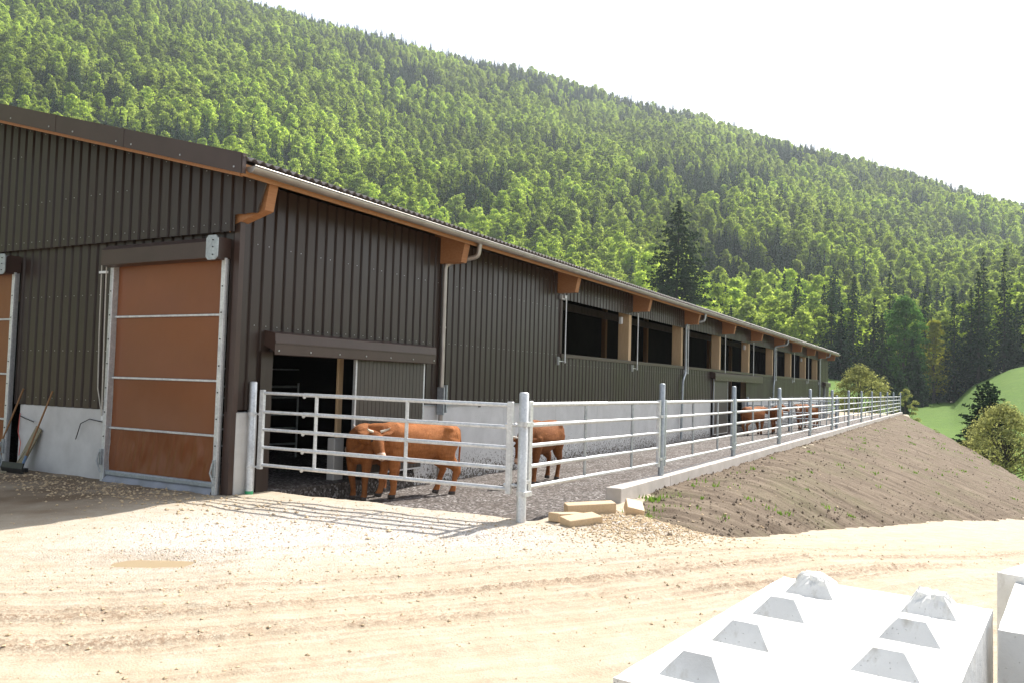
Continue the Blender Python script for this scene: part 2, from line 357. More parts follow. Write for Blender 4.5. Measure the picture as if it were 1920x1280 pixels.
TOE = np.array([(9.6, 3.6), (10.34, 3.05), (13.2, 2.72), (18, 1.97), (32.3, -1.73), (42, -4.2), (60, -9)])
def ytoe(x): return np.interp(x, TOE[:, 0], TOE[:, 1])
def G0(x, y):
    x = np.asarray(x, float); y = np.asarray(y, float)
    yt = ytoe(x); zr = zroad(x)
    t = np.clip((4.7-y)/(4.7-yt), 0, 1); bank = zr*t - .35*np.sin(np.pi*np.clip(t, 0, 1))*sst(11, 13, x)
    low = np.where(y < yt, zr, bank)
    z = np.where((x > 9.3) & (y < 4.7), low, 0.0)
    z = z - sst(84, 100, x)*4.6 - sst(40, 46, x)*sst(-2, -8, y)*1.4
    z = z - 5.0*sst(48, 58, x)*(1-sst(3.4, 4.6, y)) - .75*sst(10.0, 10.4, x)*sst(5.15, 5.5, y)*(x < 82)     # under the concrete yard and the barn
    return z
RUTS_ = [(-.02, .10, 1.0), (.30, .07, .6), (.74, .11, .9), (.98, .07, .7), (1.42, .12, .55), (1.85, .08, .45), (2.5, .1, .3), (3.1, .1, .3), (-.62, .07, .45), (-1.05, .10, .35), (-1.9, .12, .5), (-2.3, .09, .35), (-3.2, .12, .4)]
RUTS = [(o, w*.55, a) for o, w, a in RUTS_]+[(.16, .03, .7), (.42, .03, .5), (.86, .035, .8), (1.12, .03, .5), (1.62, .04, .4), (-.3, .03, .4), (-.8, .03, .5), (2.1, .04, .3), (-1.5, .05, .4)]
def build_ground():
    def axis(segs):
        o = [segs[0][0]]
        for a, b, st in segs:
            n = max(1, int(round((b-a)/st))); o += list(np.linspace(a, b, n+1)[1:])
        return np.array(o)
    xs = axis([(-40, -6, 4), (-6, 1, .5), (1, 3, .12), (3, 12, .035), (12, 20, .09), (20, 45, .4), (45, 120, 2.5)])
    ys = axis([(-120, -20, 8), (-20, -4, .5), (-4, 0, .07), (0, 8, .035), (8, 12, .06), (12, 18, .15), (18, 40, 1.2), (40, 120, 8)])
    X, Y = np.meshgrid(xs, ys, indexing='ij'); Z = G0(X, Y)
    u, v = road_uv(X, Y); u = u.reshape(X.shape); v = v.reshape(X.shape)
    near = (1-sst(22, 40, X))*(1-sst(14, 20, Y))*sst(-14, -8, Y)
    rut = np.zeros_like(Z); dz = np.zeros_like(Z); wob = .10*fbm(u*.35, u*0+3.3, 5, 3)
    for k, (o, w, a) in enumerate(RUTS):
        m = np.clip(.85+1.0*fbm(u*.45+k*7, u*0+k, 20+k, 3), 0, 1)*a; q = (v-o-wob-.04*fbm(u*1.5+k*3, u*0, 40+k, 2))/w
        dz += m*(-.020*np.exp(-q*q)+.014*np.exp(-(np.abs(q)-1.9)**2*1.6)*(1+1.1*fbm(X*9, Y*9, 60+k, 3)))
        rut += m*np.exp(-(np.abs(q)-1.6)**2*.9)
    crumb = vnoise(X*26, Y*26, 90)+.5*(vnoise(X*60, Y*60, 91)-.5)
    dz += .014*np.clip(rut, 0, 1)*(crumb-.5)*2
    dz += .05*fbm(X*.5, Y*.5, 2, 4) + .012*fbm(X*5, Y*5, 8, 4)
    # puddle hollow
    ca, sa = math.cos(-.98), math.sin(-.98); dx = X-5.62; dy = Y-7.2; pd = np.sqrt(((dx*ca+dy*sa)/.75)**2+((-dx*sa+dy*ca)/.30)**2+.0)*(1+.75*fbm(X*2.2, Y*2.2, 66, 4)); hollow = np.exp(-pd**2*1.2)
    dz = dz*(1-.8*np.exp(-pd**2*.5))-.06*hollow
    # rubble heap beside the kerb end
    heap = np.exp(-(((X-10.9)/.85)**2+((Y-3.95)/.75)**2)); dz += .10*heap*(1+.5*fbm(X*8, Y*8, 77, 3))
    edge = sst(9.4, 8.9, X)*0+1
    Z = Z+dz*near*edge
    grav = np.clip(1.1*np.exp(-(((X-7.4)/2.2)**2+((Y-7.6)/1.9)**2))+1.2*heap+.9*np.exp(-(((X-8.8)/1.0)**2+((Y-5.4)/1.6)**2)), 0, 1)
    shade_damp = np.clip(sst(4.2, 6.2, X)*sst(9.9, 10.9, Y)*(.75+.9*fbm(X*1.2, Y*1.2, 33, 4)), 0, 1)  # damp soil and the barn's shade by the doors, painted brown
    shade_damp = np.clip(shade_damp+.30*np.exp(-(pd*.75)**4)*(.8+fbm(X*4, Y*4, 67, 3)), 0, 1)  # wet rim of the puddle
    me = np_mesh('ground', np.stack([X, Y, Z], -1).reshape(-1, 3), grid_faces(len(xs), len(ys)), M['ground'])
    for nm, a in (('rut', np.clip(rut, 0, 1)), ('grav', grav), ('shade_damp', shade_damp)):
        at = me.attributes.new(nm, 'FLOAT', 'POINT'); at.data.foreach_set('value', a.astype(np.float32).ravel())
    at = me.attributes.new('road', 'FLOAT_VECTOR', 'POINT'); at.data.foreach_set('vector', np.stack([u, v, u*0], -1).astype(np.float32).ravel())
    tag(link_mesh('ground', me), kind='structure')
    from mathutils.bvhtree import BVHTree
    return xs, ys, Z
GX, GY, GZ = build_ground()
def gz(x, y):
    i = min(max(np.searchsorted(GX, x)-1, 0), len(GX)-2); j = min(max(np.searchsorted(GY, y)-1, 0), len(GY)-2)
    fx = (x-GX[i])/(GX[i+1]-GX[i]); fy = (y-GY[j])/(GY[j+1]-GY[j])
    return float((GZ[i, j]*(1-fx)+GZ[i+1, j]*fx)*(1-fy)+(GZ[i, j+1]*(1-fx)+GZ[i+1, j+1]*fx)*fy)

# puddle
def disc(name, cx, cy, rx, ry, z, mat, rot, seed):
    mb = MB(); n = 40; vs = [(cx, cy, z)]
    for k in range(n):
        a = 2*math.pi*k/n; r = 1+.25*math.sin(2*a+seed)+.12*math.sin(5*a+seed*2); x = rx*r*math.cos(a); y = ry*r*math.sin(a)
        vs.append((cx+x*math.cos(rot)-y*math.sin(rot), cy+x*math.sin(rot)+y*math.cos(rot), z))
    mb.add(vs, [(0, 1+k, 1+(k+1) % n) for k in range(n)], 0, True); return mb.build(name, mat)
t = NT('muddy_water'); M['mud'] = t.pbr((.40, .32, .205), .08, 0, None, .5)
tag(disc('puddle', 5.62, 7.2, 1.0, .7, gz(5.62, 7.2)+.018, M['mud'], 0, 1.0), kind='structure')

# embankment
def build_bank():
    ns, ntt = 620, 90
    s = np.linspace(0, 1, ns)**1.7; t_ = np.linspace(0, 1, ntt)
    tx = 11.9+s*(81-11.9); ty = np.full(ns, 4.86); ox = 10.05+s*(43-10.05); oy = ytoe(ox); oz = zroad(ox)
    # short ridge at the near end
    tz = np.interp(tx, [11.9, 12.6, 14.5, 81], [-.08, -.06, .02, .05])
    S_, T_ = np.meshgrid(s, t_, indexing='ij')
    X = tx[:, None]*(1-T_)+ox[:, None]*T_; Y = ty[:, None]*(1-T_)+oy[:, None]*T_
    Z = tz[:, None]*(1-T_)+oz[:, None]*T_
    Z += .22*np.sin(np.pi*T_)*np.clip(S_*8, 0.35, 1)
    n1 = fbm(X*.6, Y*.6, 4, 5); n2 = fbm(X*4, Y*4, 9, 4); Z += .10*n1*np.clip(S_*6, .3, 1)*np.sin(np.pi*np.clip(T_+.1, 0, 1))+.035*n2
    Z += .016*fbm(X*3.6+Y*.3, T_*1.6, 14, 4)*np.sin(np.pi*np.clip(T_+.08, 0, 1))
    fray = .22*fbm(X*1.3, T_*0+5, 31, 4)+.06*fbm(X*7, T_*3, 32, 2)
    Y -= fray*T_**3
    top = (T_ < .03); Z += np.where(T_ < .06, .05*np.abs(fbm(X*3, X*0+2, 55, 3)), 0)
    dn = np.clip((T_-.955)/.045, 0, 1); Y -= .28*dn; Z -= .16*dn
    v = np.stack([X, Y, Z], -1)
    U = np.stack([X+.12*Y, T_*np.hypot(ty-oy, 1)[:, None], T_*0], -1)
    # back of the ridge
    nb = 14; k = np.linspace(0, 1, nb)[1:, None]; last = v[-1][None]; off = np.zeros((nb-1, ntt, 3)); kk = k[:, :, None]
    back = last+np.concatenate([kk*9+0*last[..., :1], kk*0+0*last[..., :1], -kk*(4.9+last[..., 2:3])-.0], -1)
    back[..., 2] += .15*fbm(back[..., 0], back[..., 1], 71, 3)
    v = np.concatenate([v, back], 0); U = np.concatenate([U, np.repeat(U[-1:], nb-1, 0)], 0)
    me = np_mesh('embankment', v.reshape(-1, 3), grid_faces(v.shape[0], ntt)[:, ::-1], M['soil'])
    at = me.attributes.new('road', 'FLOAT_VECTOR', 'POINT'); at.data.foreach_set('vector', U.astype(np.float32).ravel())
    tag(link_mesh('embankment', me), kind='structure'); return v[:ns], s, t_
BV, _, _ = build_bank()

# meadow and hill in one radial layout, two sheets
AZ = [-60, -30, -12, -6, -2.5, -.4, .6, 4, 6.5, 10, 30, 120]; AH = [16, 16, 14, 11, 8.0, 4.2, 0.2, -.4, 4.5, 6, 9, 9]
RA = [-60, -25, -10, -3, 3.2, 9.6, 16.5, 27.5, 45.7, 61, 80, 120]; RT = [.04, .08, .155, .205, .250, .288, .333, .391, .441, .475, .49, .45]
R0, R1 = 218.0, 1000.0
def hill(x, y):
    x = np.asarray(x, float); y = np.asarray(y, float); r = np.hypot(x, y); az = np.degrees(np.arctan2(y, x))
    A = np.interp(az, AZ, AH); H = np.interp(az, RA, RT)*R1+CAMZ-17
    low = -4.3+(A+4.3)*sst(105, 214, r)**1.15
    u = np.clip((r-R0)/(R1-R0), 0, 1.6); um = np.minimum(u, 1)
    up_ = A+(H-A)*(.80*um**1.12+.20*sst(0, 1, um))
    bump = (16*fbm(x/150, y/150, 3, 4)+5*fbm(x/40, y/40, 13, 3))*sst(0, .25, u)*(1-.65*sst(.75, 1, u))
    up_ = up_+bump-np.clip(u-1, 0, 1)*260
    return np.where(r < R0, low, up_)
def polar(name, ra, na, mat, a0=-62, a1=125):
    az = np.radians(np.linspace(a0, a1, na)); R, Aa = np.meshgrid(ra, az, indexing='ij'); X = R*np.cos(Aa); Y = R*np.sin(Aa)
    Z = hill(X, Y); me = np_mesh(name, np.stack([X, Y, Z], -1).reshape(-1, 3), grid_faces(len(ra), na), mat)
    return tag(link_mesh(name, me), kind='structure')
polar('meadow', np.concatenate([np.linspace(46, 110, 20), np.linspace(114, 216, 60)]), 500, M['meadow'])
polar('hill', np.concatenate([np.linspace(216, 1000, 150), np.linspace(1010, 1400, 12)]), 420, M['floor'])

# ------------------------------------------------------------------ trees
def leaf_cloud(C, N, size, flat=.0, rng=RNG, elong=1.0):
    """quads centred at C (n,3) roughly facing N (n,3)"""
    n = len(C); nr = N+rng.normal(0, .55, (n, 3)); nr /= np.linalg.norm(nr, axis=1, keepdims=True)+1e-9
    a = np.cross(nr, rng.normal(0, 1, (n, 3))); a /= np.linalg.norm(a, axis=1, keepdims=True)+1e-9; b = np.cross(nr, a)
    sz = (size*rng.uniform(.6, 1.3, n))[:, None] if np.isscalar(size) else (size*rng.uniform(.6, 1.3, n))[:, None]
    j = lambda: rng.uniform(.6, 1.15, (n, 1))
    v = np.stack([C-a*sz*j(), C-b*sz*.62*elong*j(), C+a*sz*j(), C+b*sz*.62*elong*j()], 1).reshape(-1, 3)
    return v, np.arange(4*n).reshape(-1, 4)
def broad_crown(seed, h, w, nleaf, size, lobes=16, low=.25, hollow=.55, open_=1.0):
    rng = np.random.default_rng(seed); Cs = []; Ns = []
    lc = []
    for k in range(lobes):
        f = (k+.5)/lobes; z = low+(1-low)*f; prof = math.sin(math.pi*min(1, (f*.86+.16)))**.7
        a = k*2.4+rng.uniform(-.5, .5); d = prof*w*.5*rng.uniform(.35, .78)
        lc.append((V(d*math.cos(a), d*math.sin(a), z*h*.92), w*rng.uniform(.17, .27)*(1.05-.35*f)*open_))
    per = nleaf//lobes
    for c, r in lc:
        d = rng.normal(0, 1, (per, 3)); d /= np.linalg.norm(d, axis=1, keepdims=True); d[:, 2] = np.where(d[:, 2] < -.3, -d[:, 2]*.6, d[:, 2])
        rr = r*rng.uniform(hollow, 1.12, (per, 1)); p = c+d*rr*V(1, 1, .85)
        Cs.append(p); Ns.append(d+V(0, 0, .35))
    C = np.concatenate(Cs); N = np.concatenate(Ns)
    return leaf_cloud(C, N, size, rng=rng), lc
def conifer_crown(seed, h, w, tiers, per, size, low=.08, droop=.25, sparse=0.0, irregular=.25, pw=.82):
    rng = np.random.default_rng(seed); Cs = []; Ns = []
    for k in range(tiers):
        f = k/(tiers-1); z = h*(low+(1-low)*f**.92); R = w*.5*(1-f)**pw*(1+rng.uniform(-irregular, irregular))+.10
        nb = max(4, int((9-4*f)))
        for b in range(nb):
            if rng.random() < sparse: continue
            a = 2*math.pi*(b+rng.uniform(0, 1))/nb; Lr = R*rng.uniform(.65, 1.12); m = max(2, int(per*(1-f*.75)*(Lr/(w*.5)+.25)))
            tt = rng.uniform(.12, 1, m)**.8; x = tt*Lr*math.cos(a)+rng.normal(0, .10*Lr*.6, m); y = tt*Lr*math.sin(a)+rng.normal(0, .10*Lr*.6, m)
            zz = z-droop*tt*tt*Lr+rng.normal(0, .10, m)*h/tiers*1.5+.10*Lr*np.maximum(tt-.8, 0)*3
            Cs.append(np.stack([x, y, zz], 1)); Ns.append(np.tile(V(math.cos(a)*.5, math.sin(a)*.5, .8), (m, 1)))
    return leaf_cloud(np.concatenate(Cs), np.concatenate(Ns), size, rng=rng)
def trunk_mb(h, r, limbs=(), seed=0, lean=0):
    mb = MB(); rng = random.Random(seed); pts = []; rr = []
    for k in range(7):
        f = k/6; pts.append((lean*f*h*.1+rng.uniform(-.02, .02)*h*f*.5, rng.uniform(-.02, .02)*h*f*.5, h*f-.3*(k == 0))); rr.append(r*(1.25 if k == 0 else 1)*(1-f*.85)+.01)
    mb.tube(pts, rr, 8)
    for (c, q) in limbs:
        z0 = min(c[2]*rng.uniform(.35, .6), h*.8); f = z0/h; b = (pts[min(6, int(f*6)+0)][0], pts[min(6, int(f*6))][1], z0)
        m = (c[0]*.5, c[1]*.5, (z0+c[2])*.5-.02*h); mb.tube([b, m, tuple(c)], [r*.42*(1-f*.6), r*.25, r*.08], 5)
    return mb
def joined_tree(name, crown, tmb, mleaf, mbark):
    (v, f) = crown; tv = np.array(tmb.v); tf = [q for q in tmb.f if len(q) == 4]
    v2 = np.concatenate([v, tv]); f2 = np.concatenate([f, np.array(tf)+len(v)]); mi = [0]*len(f)+[1]*len(tf)
    return np_mesh(name, v2, f2, [mleaf, mbark], mi, smooth=False)
beech_me = []; spruce_me = []
for k in range(5):
    h = 16+k*1.1; w = 9.6+.6*k; cr, lc = broad_crown(100+k, h, w, 2300, .60, 19+k, .06)
    beech_me.append(joined_tree('broadleaf_tree', cr, trunk_mb(h*.8, .22, lc[2::3], k), M['beech'], M['bark']))
for k in range(4):
    h = 20+k*1.4; cr = conifer_crown(200+k, h*.92, 8.2+.5*k, 22, 12, .62, .10, .25)
    spruce_me.append(joined_tree('spruce_tree', cr, trunk_mb(h*.95, .2, (), k), M['spruce'], M['darkbark']))

def roofline(px): return np.interp(px, [-400, 0, 450, 1577, 1578], [60, 200, 292, 655, 2000])
def build_forest():
    rng = np.random.default_rng(5); rows = []
    r = R0+3
    P = []
    while r < 1030:
        step = 4.9+r*.0012; az0, az1 = rad(-14), rad(74); n = int(r*(az1-az0)/(5.1+r*.0010))
        a = np.linspace(az0, az1, n)+rng.normal(0, .33*6/r, n); rr = r+rng.normal(0, step*.33, n); P.append(np.stack([rr*np.cos(a), rr*np.sin(a)], 1)); r += step
    P = np.concatenate(P); x, y = P[:, 0], P[:, 1]; z = hill(x, y); R = np.hypot(x, y); az = np.degrees(np.arctan2(y, x))
    # meadow clearing on the right: no trees on the open slope
    u = (R-R0)/(R1-R0)
    pc = .15+1.35*fbm(x/75, y/75, 44, 4)+.8*fbm(x/26, y/26, 47, 3)+.45*sst(.78, 1.0, u)+.16*sst(.45, .7, u)
    pc = pc+.5*(1-sst(228, 255, R))*(1-sst(9, 13, az))+.05*(1-sst(14, 24, az))
    con = rng.random(len(x)) < np.clip(pc, .08, .92)
    sc = rng.uniform(.50, 1.12, len(x))*(1+.25*fbm(x/60, y/60, 91, 3))*(.86+.12*(R < 300)); sc = np.where(con, sc*rng.uniform(.62, 1.05, len(x)), sc)
    edge = (R < 270) & (az < 9); sc = np.where(edge & con, sc*1.25, sc)
    var = rng.integers(0, 20, len(x)); rot = rng.uniform(0, 6.283, len(x))
    px, py, dz = pix(np.stack([x, y, z+18*sc], 1)); vis = (px > -30) & (px < 1950) & (py < roofline(px)-2) & (py < 760) & (R < 1000)
    keep_ind = np.zeros(len(x), bool)
    for isc in (False, True):
        c = np.where(vis & (con == isc))[0]; c = c[np.argsort(R[c]/sc[c])][:300]; keep_ind[c] = True
    first = {}
    for i in np.where(keep_ind)[0]:
        lst = spruce_me if con[i] else beech_me; me = lst[var[i] % len(lst)]
        o = bpy.data.objects.new('spruce_tree' if con[i] else 'broadleaf_tree', me); COL.objects.link(o)
        o.location = (x[i], y[i], z[i]-.3); o.rotation_euler = (0, 0, rot[i]); o.scale = (sc[i],)*3
        if con[i]: tag(o, 'dark green spruce among the pale leafy trees of the wooded slope', 'tree', 'spruces on the wooded slope')
        else: tag(o, 'light green leafy tree on the wooded slope behind the barn', 'tree', 'leafy trees on the wooded slope')
        first.setdefault((bool(con[i]), int(var[i] % len(lst))), o)
    # the rest of the wood: one object, instancing the same tree meshes
    rest = ~keep_ind; n = int(rest.sum()); me = bpy.data.meshes.new('forest'); me.vertices.add(n)
    me.vertices.foreach_set('co', np.stack([x, y, z-.3], 1)[rest].astype(np.float32).ravel())
    kind = np.where(con, 5+var % 4, var % 5)[rest]
    at = me.attributes.new('kind_id', 'INT', 'POINT'); at.data.foreach_set('value', kind.astype(np.int32))
    at = me.attributes.new('rot', 'FLOAT', 'POINT'); at.data.foreach_set('value', rot[rest].astype(np.float32))
    at = me.attributes.new('sc', 'FLOAT', 'POINT'); at.data.foreach_set('value', sc[rest].astype(np.float32))
    o = link_mesh('forest', me); tag(o, 'far wood of pale leafy trees and dark spruces reaching up to the ridge', 'forest', kind='stuff')
    ng = bpy.data.node_groups.new('forest', 'GeometryNodeTree'); ng.interface.new_socket('Geometry', in_out='INPUT', socket_type='NodeSocketGeometry'); ng.interface.new_socket('Geometry', in_out='OUTPUT', socket_type='NodeSocketGeometry')
    N = ng.nodes; L = ng.links; gi = N.new('NodeGroupInput'); go = N.new('NodeGroupOutput'); jn = N.new('GeometryNodeJoinGeometry')
    def named(nm, typ): q = N.new('GeometryNodeInputNamedAttribute'); q.data_type = typ; q.inputs[0].default_value = nm; return [s for s in q.outputs if s.enabled][0]
    cx = N.new('ShaderNodeCombineXYZ'); L.new(named('rot', 'FLOAT'), cx.inputs[2])
    for k in range(9):
        src = first.get((k >= 5, k-5 if k >= 5 else k))
        if src is None: continue
        oi = N.new('GeometryNodeObjectInfo'); oi.inputs[0].default_value = src; oi.transform_space = 'ORIGINAL'
        ip = N.new('GeometryNodeInstanceOnPoints'); eq = N.new('FunctionNodeCompare'); eq.data_type = 'INT'; eq.operation = 'EQUAL'
        ins = [s for s in eq.inputs if s.enabled]; L.new(named('kind_id', 'INT'), ins[0]); ins[1].default_value = k
        L.new(gi.outputs[0], ip.inputs['Points']); L.new(eq.outputs[0], ip.inputs['Selection']); L.new(oi.outputs['Geometry'], ip.inputs['Instance'])
        rt_ = ip.inputs['Rotation']
        try: L.new(cx.outputs[0], rt_)
        except Exception: pass
        L.new(named('sc', 'FLOAT'), ip.inputs['Scale']); L.new(ip.outputs[0], jn.inputs[0])
    L.new(jn.outputs[0], go.inputs[0]); md = o.modifiers.new('forest', 'NODES'); md.node_group = ng
    print('forest', n, 'individual', int(keep_ind.sum()))
build_forest()

def part_tree(name, loc, crown, lc, h, r, mleaf, mbark, label, cat='tree', lean=0, seed=1, rz=0, group=None, th=.85):
    e = empty(name, loc, rz); tag(e, label, cat, group)
    v, f = crown; link_mesh('crown', np_mesh('crown', v, f, mleaf, smooth=False), e)
    trunk_mb(h*th, r, lc, seed, lean).build('trunk', mbark, e); return e
def hz(x, y): return float(hill(x, y))
def azp(px, r):
    a = YAW-math.atan((px-960)/1534.); return r*math.cos(a), r*math.sin(a)
x, y = azp(1268, 176); part_tree('spruce_tree', (x, y, hz(x, y)), conifer_crown(301, 41-hz(x, y), 21, 44, 115, .40, .1, .10, .03, .3, .62), (), 39, .45, M['spruce'], M['darkbark'], 'large solitary dark spruce standing just behind the barn roof', th=.97)
x, y = azp(1696, 203); cr, lc = broad_crown(302, 24.5-hz(x, y), 12.5, 9000, .36, 30, .12); part_tree('broadleaf_tree', (x, y, hz(x, y)), cr, lc[::2], 23, .35, M['bright'], M['bark'], 'tall fresh green leafy tree standing in front of the dark spruces at the forest edge')
x, y = azp(1752, 206); cr, lc = broad_crown(303, 19.5-hz(x, y), 8, 4200, .33, 22, .1); part_tree('broadleaf_tree', (x, y, hz(x, y)), cr, lc[::2], 18, .28, M['yellow'], M['bark'], 'yellow green leafy tree beside the fresh green tree at the forest edge')
x, y = azp(1790, 205); part_tree('spruce_tree', (x, y, hz(x, y)), conifer_crown(304, 23, 8.2, 40, 22, .34, .06, .5, .08), (), 23, .3, M['spruce'], M['darkbark'], 'slender dark spruce with a bare lower trunk at the edge of the meadow', th=.97)
x, y = azp(1822, 212); part_tree('spruce_tree', (x, y, hz(x, y)), conifer_crown(305, 22, 7.6, 40, 22, .34, .04, .5, .08), (), 22, .3, M['spruce'], M['darkbark'], 'rightmost slender dark spruce where the forest edge meets the meadow', th=.97)
x, y = azp(1853, 92); part_tree('conifer_shrub', (x, y, hz(x, y)), conifer_crown(306, 3.2-hz(x, y), 5.4, 30, 95, .20, .02, .0, .0, .2, .5), (), 7, .14, M['spruce'], M['darkbark'], 'squat dark conifer in the green meadow beyond the earth bank', 'shrub')
x, y = azp(1884, 62); cr, lc = broad_crown(307, 1.5-hz(x, y), 7.6, 14000, .085, 46, .16, .25, .58); part_tree('orchard_tree', (x, y, hz(x, y)), cr, lc, 5, .13, M['orchard'], M['darkbark'], 'spreading fruit tree with thin pale leaves at the foot of the earth bank', seed=4)
x, y = azp(1612, 97); cr, lc = broad_crown(308, 5.2-hz(x, y)+0, 8.6, 15000, .12, 46, .22, .25, .66); part_tree('orchard_tree', (x, y, hz(x, y)), cr, lc, 7, .16, M['orchard'], M['darkbark'], 'rounded yellowish fruit tree behind the far end of the railing', seed=9)
x, y = azp(1700, 104); cr, lc = broad_crown(309, 3.0-hz(x, y), 3.8, 2600, .11, 22, .2, .3, .6); part_tree('orchard_tree', (x, y, hz(x, y)), cr, lc, 5, .1, M['orchard'], M['darkbark'], 'small yellowish fruit tree just right of the last railing post', seed=3)
k = 0
for (px, r, h, w, lab) in [(1836, 206, 24, 9, 'dark spruce standing alone in front of the left flank of the upper meadow'), (1578, 206, 17, 7, 'dark spruce close to the far corner of the barn, over the strip of meadow'), (1624, 196, 12, 6, 'short dark spruce peeping over the yellowish fruit tree'), (1655, 200, 19, 7, 'slim dark spruce just left of the small fruit tree'), (1712, 200, 14, 6.5, 'bushy young spruce under the fresh green tree'), (1640, 208, 22, 8, 'dark spruce behind the yellowish fruit tree beyond the railing'), (1668, 214, 30, 9, 'tallest dark spruce left of the fresh green tree'), (1600, 216, 24, 8, 'dark spruce above the far corner of the barn roof'), (1722, 190, 10, 5, 'low dark spruce at the foot of the fresh green tree'), (1735, 214, 27, 8, 'dark spruce between the fresh green tree and the yellow green tree'), (1690, 170, 8, 4.5, 'small dark spruce right of the small fruit tree'), (1560, 214, 21, 8, 'dark spruce rising behind the roof end of the barn'), (1845, 216, 29, 9, 'dark spruce at the shaded corner of the upper meadow'), (1885, 218, 28, 9, 'dark spruce at the top edge of the upper meadow')]:
    k += 1; x, y = azp(px, r); part_tree('spruce_tree', (x, y, hz(x, y)), conifer_crown(320+k, h, w, 32, 18, .42, .04, .4, .05), (), h, .26, M['spruce'], M['darkbark'], lab, th=.97, seed=k)

# ------------------------------------------------------------------ barn
GX0 = 9.25          # plane of the gable wall
YW = 10.15          # plane of the long wall
XE = 73.6           # far gable
YR = 24.0           # ridge
YB = 2*YR-YW        # back wall
SL = .257
def zroof(y): return 5.12+SL*((y if y <= YR else 2*YR-y)-9.36)     # top of the roof sheets
barn = empty('cattle_barn', (GX0, YW, 0)); tag(barn, 'long low cattle barn clad in dark brown ribbed metal with orange timber under its eaves', 'barn')
def bb(mb, name, mats):
    o = mb.build(name, mats); o.parent = barn; o.matrix_parent_inverse = Matrix.Translation(barn.location).inverted(); return o
def sub(mb, name, mats, par):
    o = mb.build(name, mats); o.parent = par; o.matrix_parent_inverse = Matrix.Translation(barn.location).inverted() ; return o
def rib_breaks(s0, s1, pitch=.25):
    prof = [(0, 1), (.168, 1), (.186, 0), (.230, 0)]
    out = []; k = math.floor(s0/pitch)-1
    while k*pitch < s1+pitch:
        for p, h in prof: out.append((k*pitch+p, h))
        k += 1
    ss = [a for a, _ in out]; hs = [b for _, b in out]; inner = [(a, b) for a, b in out if s0 < a < s1]
    return [(s0, float(np.interp(s0, ss, hs)))]+inner+[(s1, float(np.interp(s1, ss, hs)))]
def ribbed(mb, org, d, nrm, s0, s1, zb, zt, depth=.036, mi=0, back=.012):
    org = V(*org); d = V(*d); nrm = V(*nrm); br = rib_breaks(s0, s1); vs = []
    for s, h in br:
        p = org+d*s+nrm*(h*depth); a = p.copy(); a[2] = zb(s) if callable(zb) else zb; b = p.copy(); b[2] = zt(s) if callable(zt) else zt
        vs += [a, b, a-nrm*back, b-nrm*back]
    n = len(br); fs = []
    for i in range(n-1):
        a = 4*i; c = 4*(i+1); fs += [(a, c, c+1, a+1), (a+2, a+3, c+3, c+2), (a, a+2, c+2, c), (a+1, c+1, c+3, a+3)]
    fs += [(0, 1, 3, 2), (4*n-4, 4*n-2, 4*n-1, 4*n-3)]
    mb.add(vs, fs, mi)
def screws(mb, org, d, nrm, s0, s1, z, mi=1, r=.008, skip=0, pitch=.25, off=.08, depth=.04):
    k = math.ceil((s0-off)/pitch); org = V(*org); d = V(*d); nrm = V(*nrm); q = 0
    while k*pitch+off < s1:
        q += 1
        if not (skip and q % skip == 0):
            c = org+d*(k*pitch+off)+nrm*(depth); c[2] = z(k*pitch+off) if callable(z) else z
            u = d*r; w = V(0, 0, r); o = nrm*.01; vs = [c-u*.7-w*.7, c+u*.7-w*.7, c+u*.7+w*.7, c-u*.7+w*.7]; mb.add(vs+[p+o for p in vs], [(4, 5, 6, 7), (0, 1, 5, 4), (1, 2, 6, 5), (2, 3, 7, 6), (3, 0, 4, 7)], mi)
        k += 1
LW = ((0, YW, 0), (1, 0, 0), (0, -1, 0))
EAVE = 5.02; ZC = 1.36; SILL = 2.76; HEAD = 4.32
mb = MB()
ribbed(mb, *LW, GX0+.03, 10.0, ZC-.02, EAVE)
ribbed(mb, *LW, 10.0, 14.9, 2.3, EAVE); ribbed(mb, *LW, 14.35, 14.9, ZC, 2.3)
ribbed(mb, *LW, 15.02, 21.1, ZC, EAVE)
ribbed(mb, *LW, 21.1, 37.3, ZC, SILL-.11); ribbed(mb, *LW, 44.0, 68.6, ZC, SILL-.11); ribbed(mb, *LW, 37.3, 44.0, 2.3, SILL-.11)
ribbed(mb, *LW, 21.1, 68.6, HEAD, EAVE)
ribbed(mb, *LW, 68.6, XE, ZC, EAVE)
mb.box((14.9, YW-.05, ZC), (15.02, YW+.03, EAVE), 0)
for a, b, z in [(GX0+.1, 14.8, 2.70), (GX0+.1, 20.9, 4.02), (GX0+.1, 10, ZC+.12), (15.1, 21, 2.72), (15.1, 21, ZC+.10), (21.2, 37, 2.45), (21.2, 66, 4.6), (15.1, 36, 4.75), (44.2, 68, 2.45)]:
    screws(mb, *LW, a, b, z, skip=3 if z > 4 else 0)
mb.box((9.74, YW-.07, -.15), (10.0, YW+.05, 2.3), 0)   # door jamb
bb(mb, 'side_wall', [M['clad'], M['screw']])
mb = MB()                                                  # far end corner, sill trims
mb.box((21.1, YW-.075, SILL-.11), (68.6, YW+.06, SILL), 0, bev=.01)
bb(mb, 'window_sill', M['trim'])
mb = MB(); mb.box((21.02, YW-.06, SILL), (21.16, YW+.1, HEAD), 0, bev=.006); bb(mb, 'window_jamb', M['trim'])
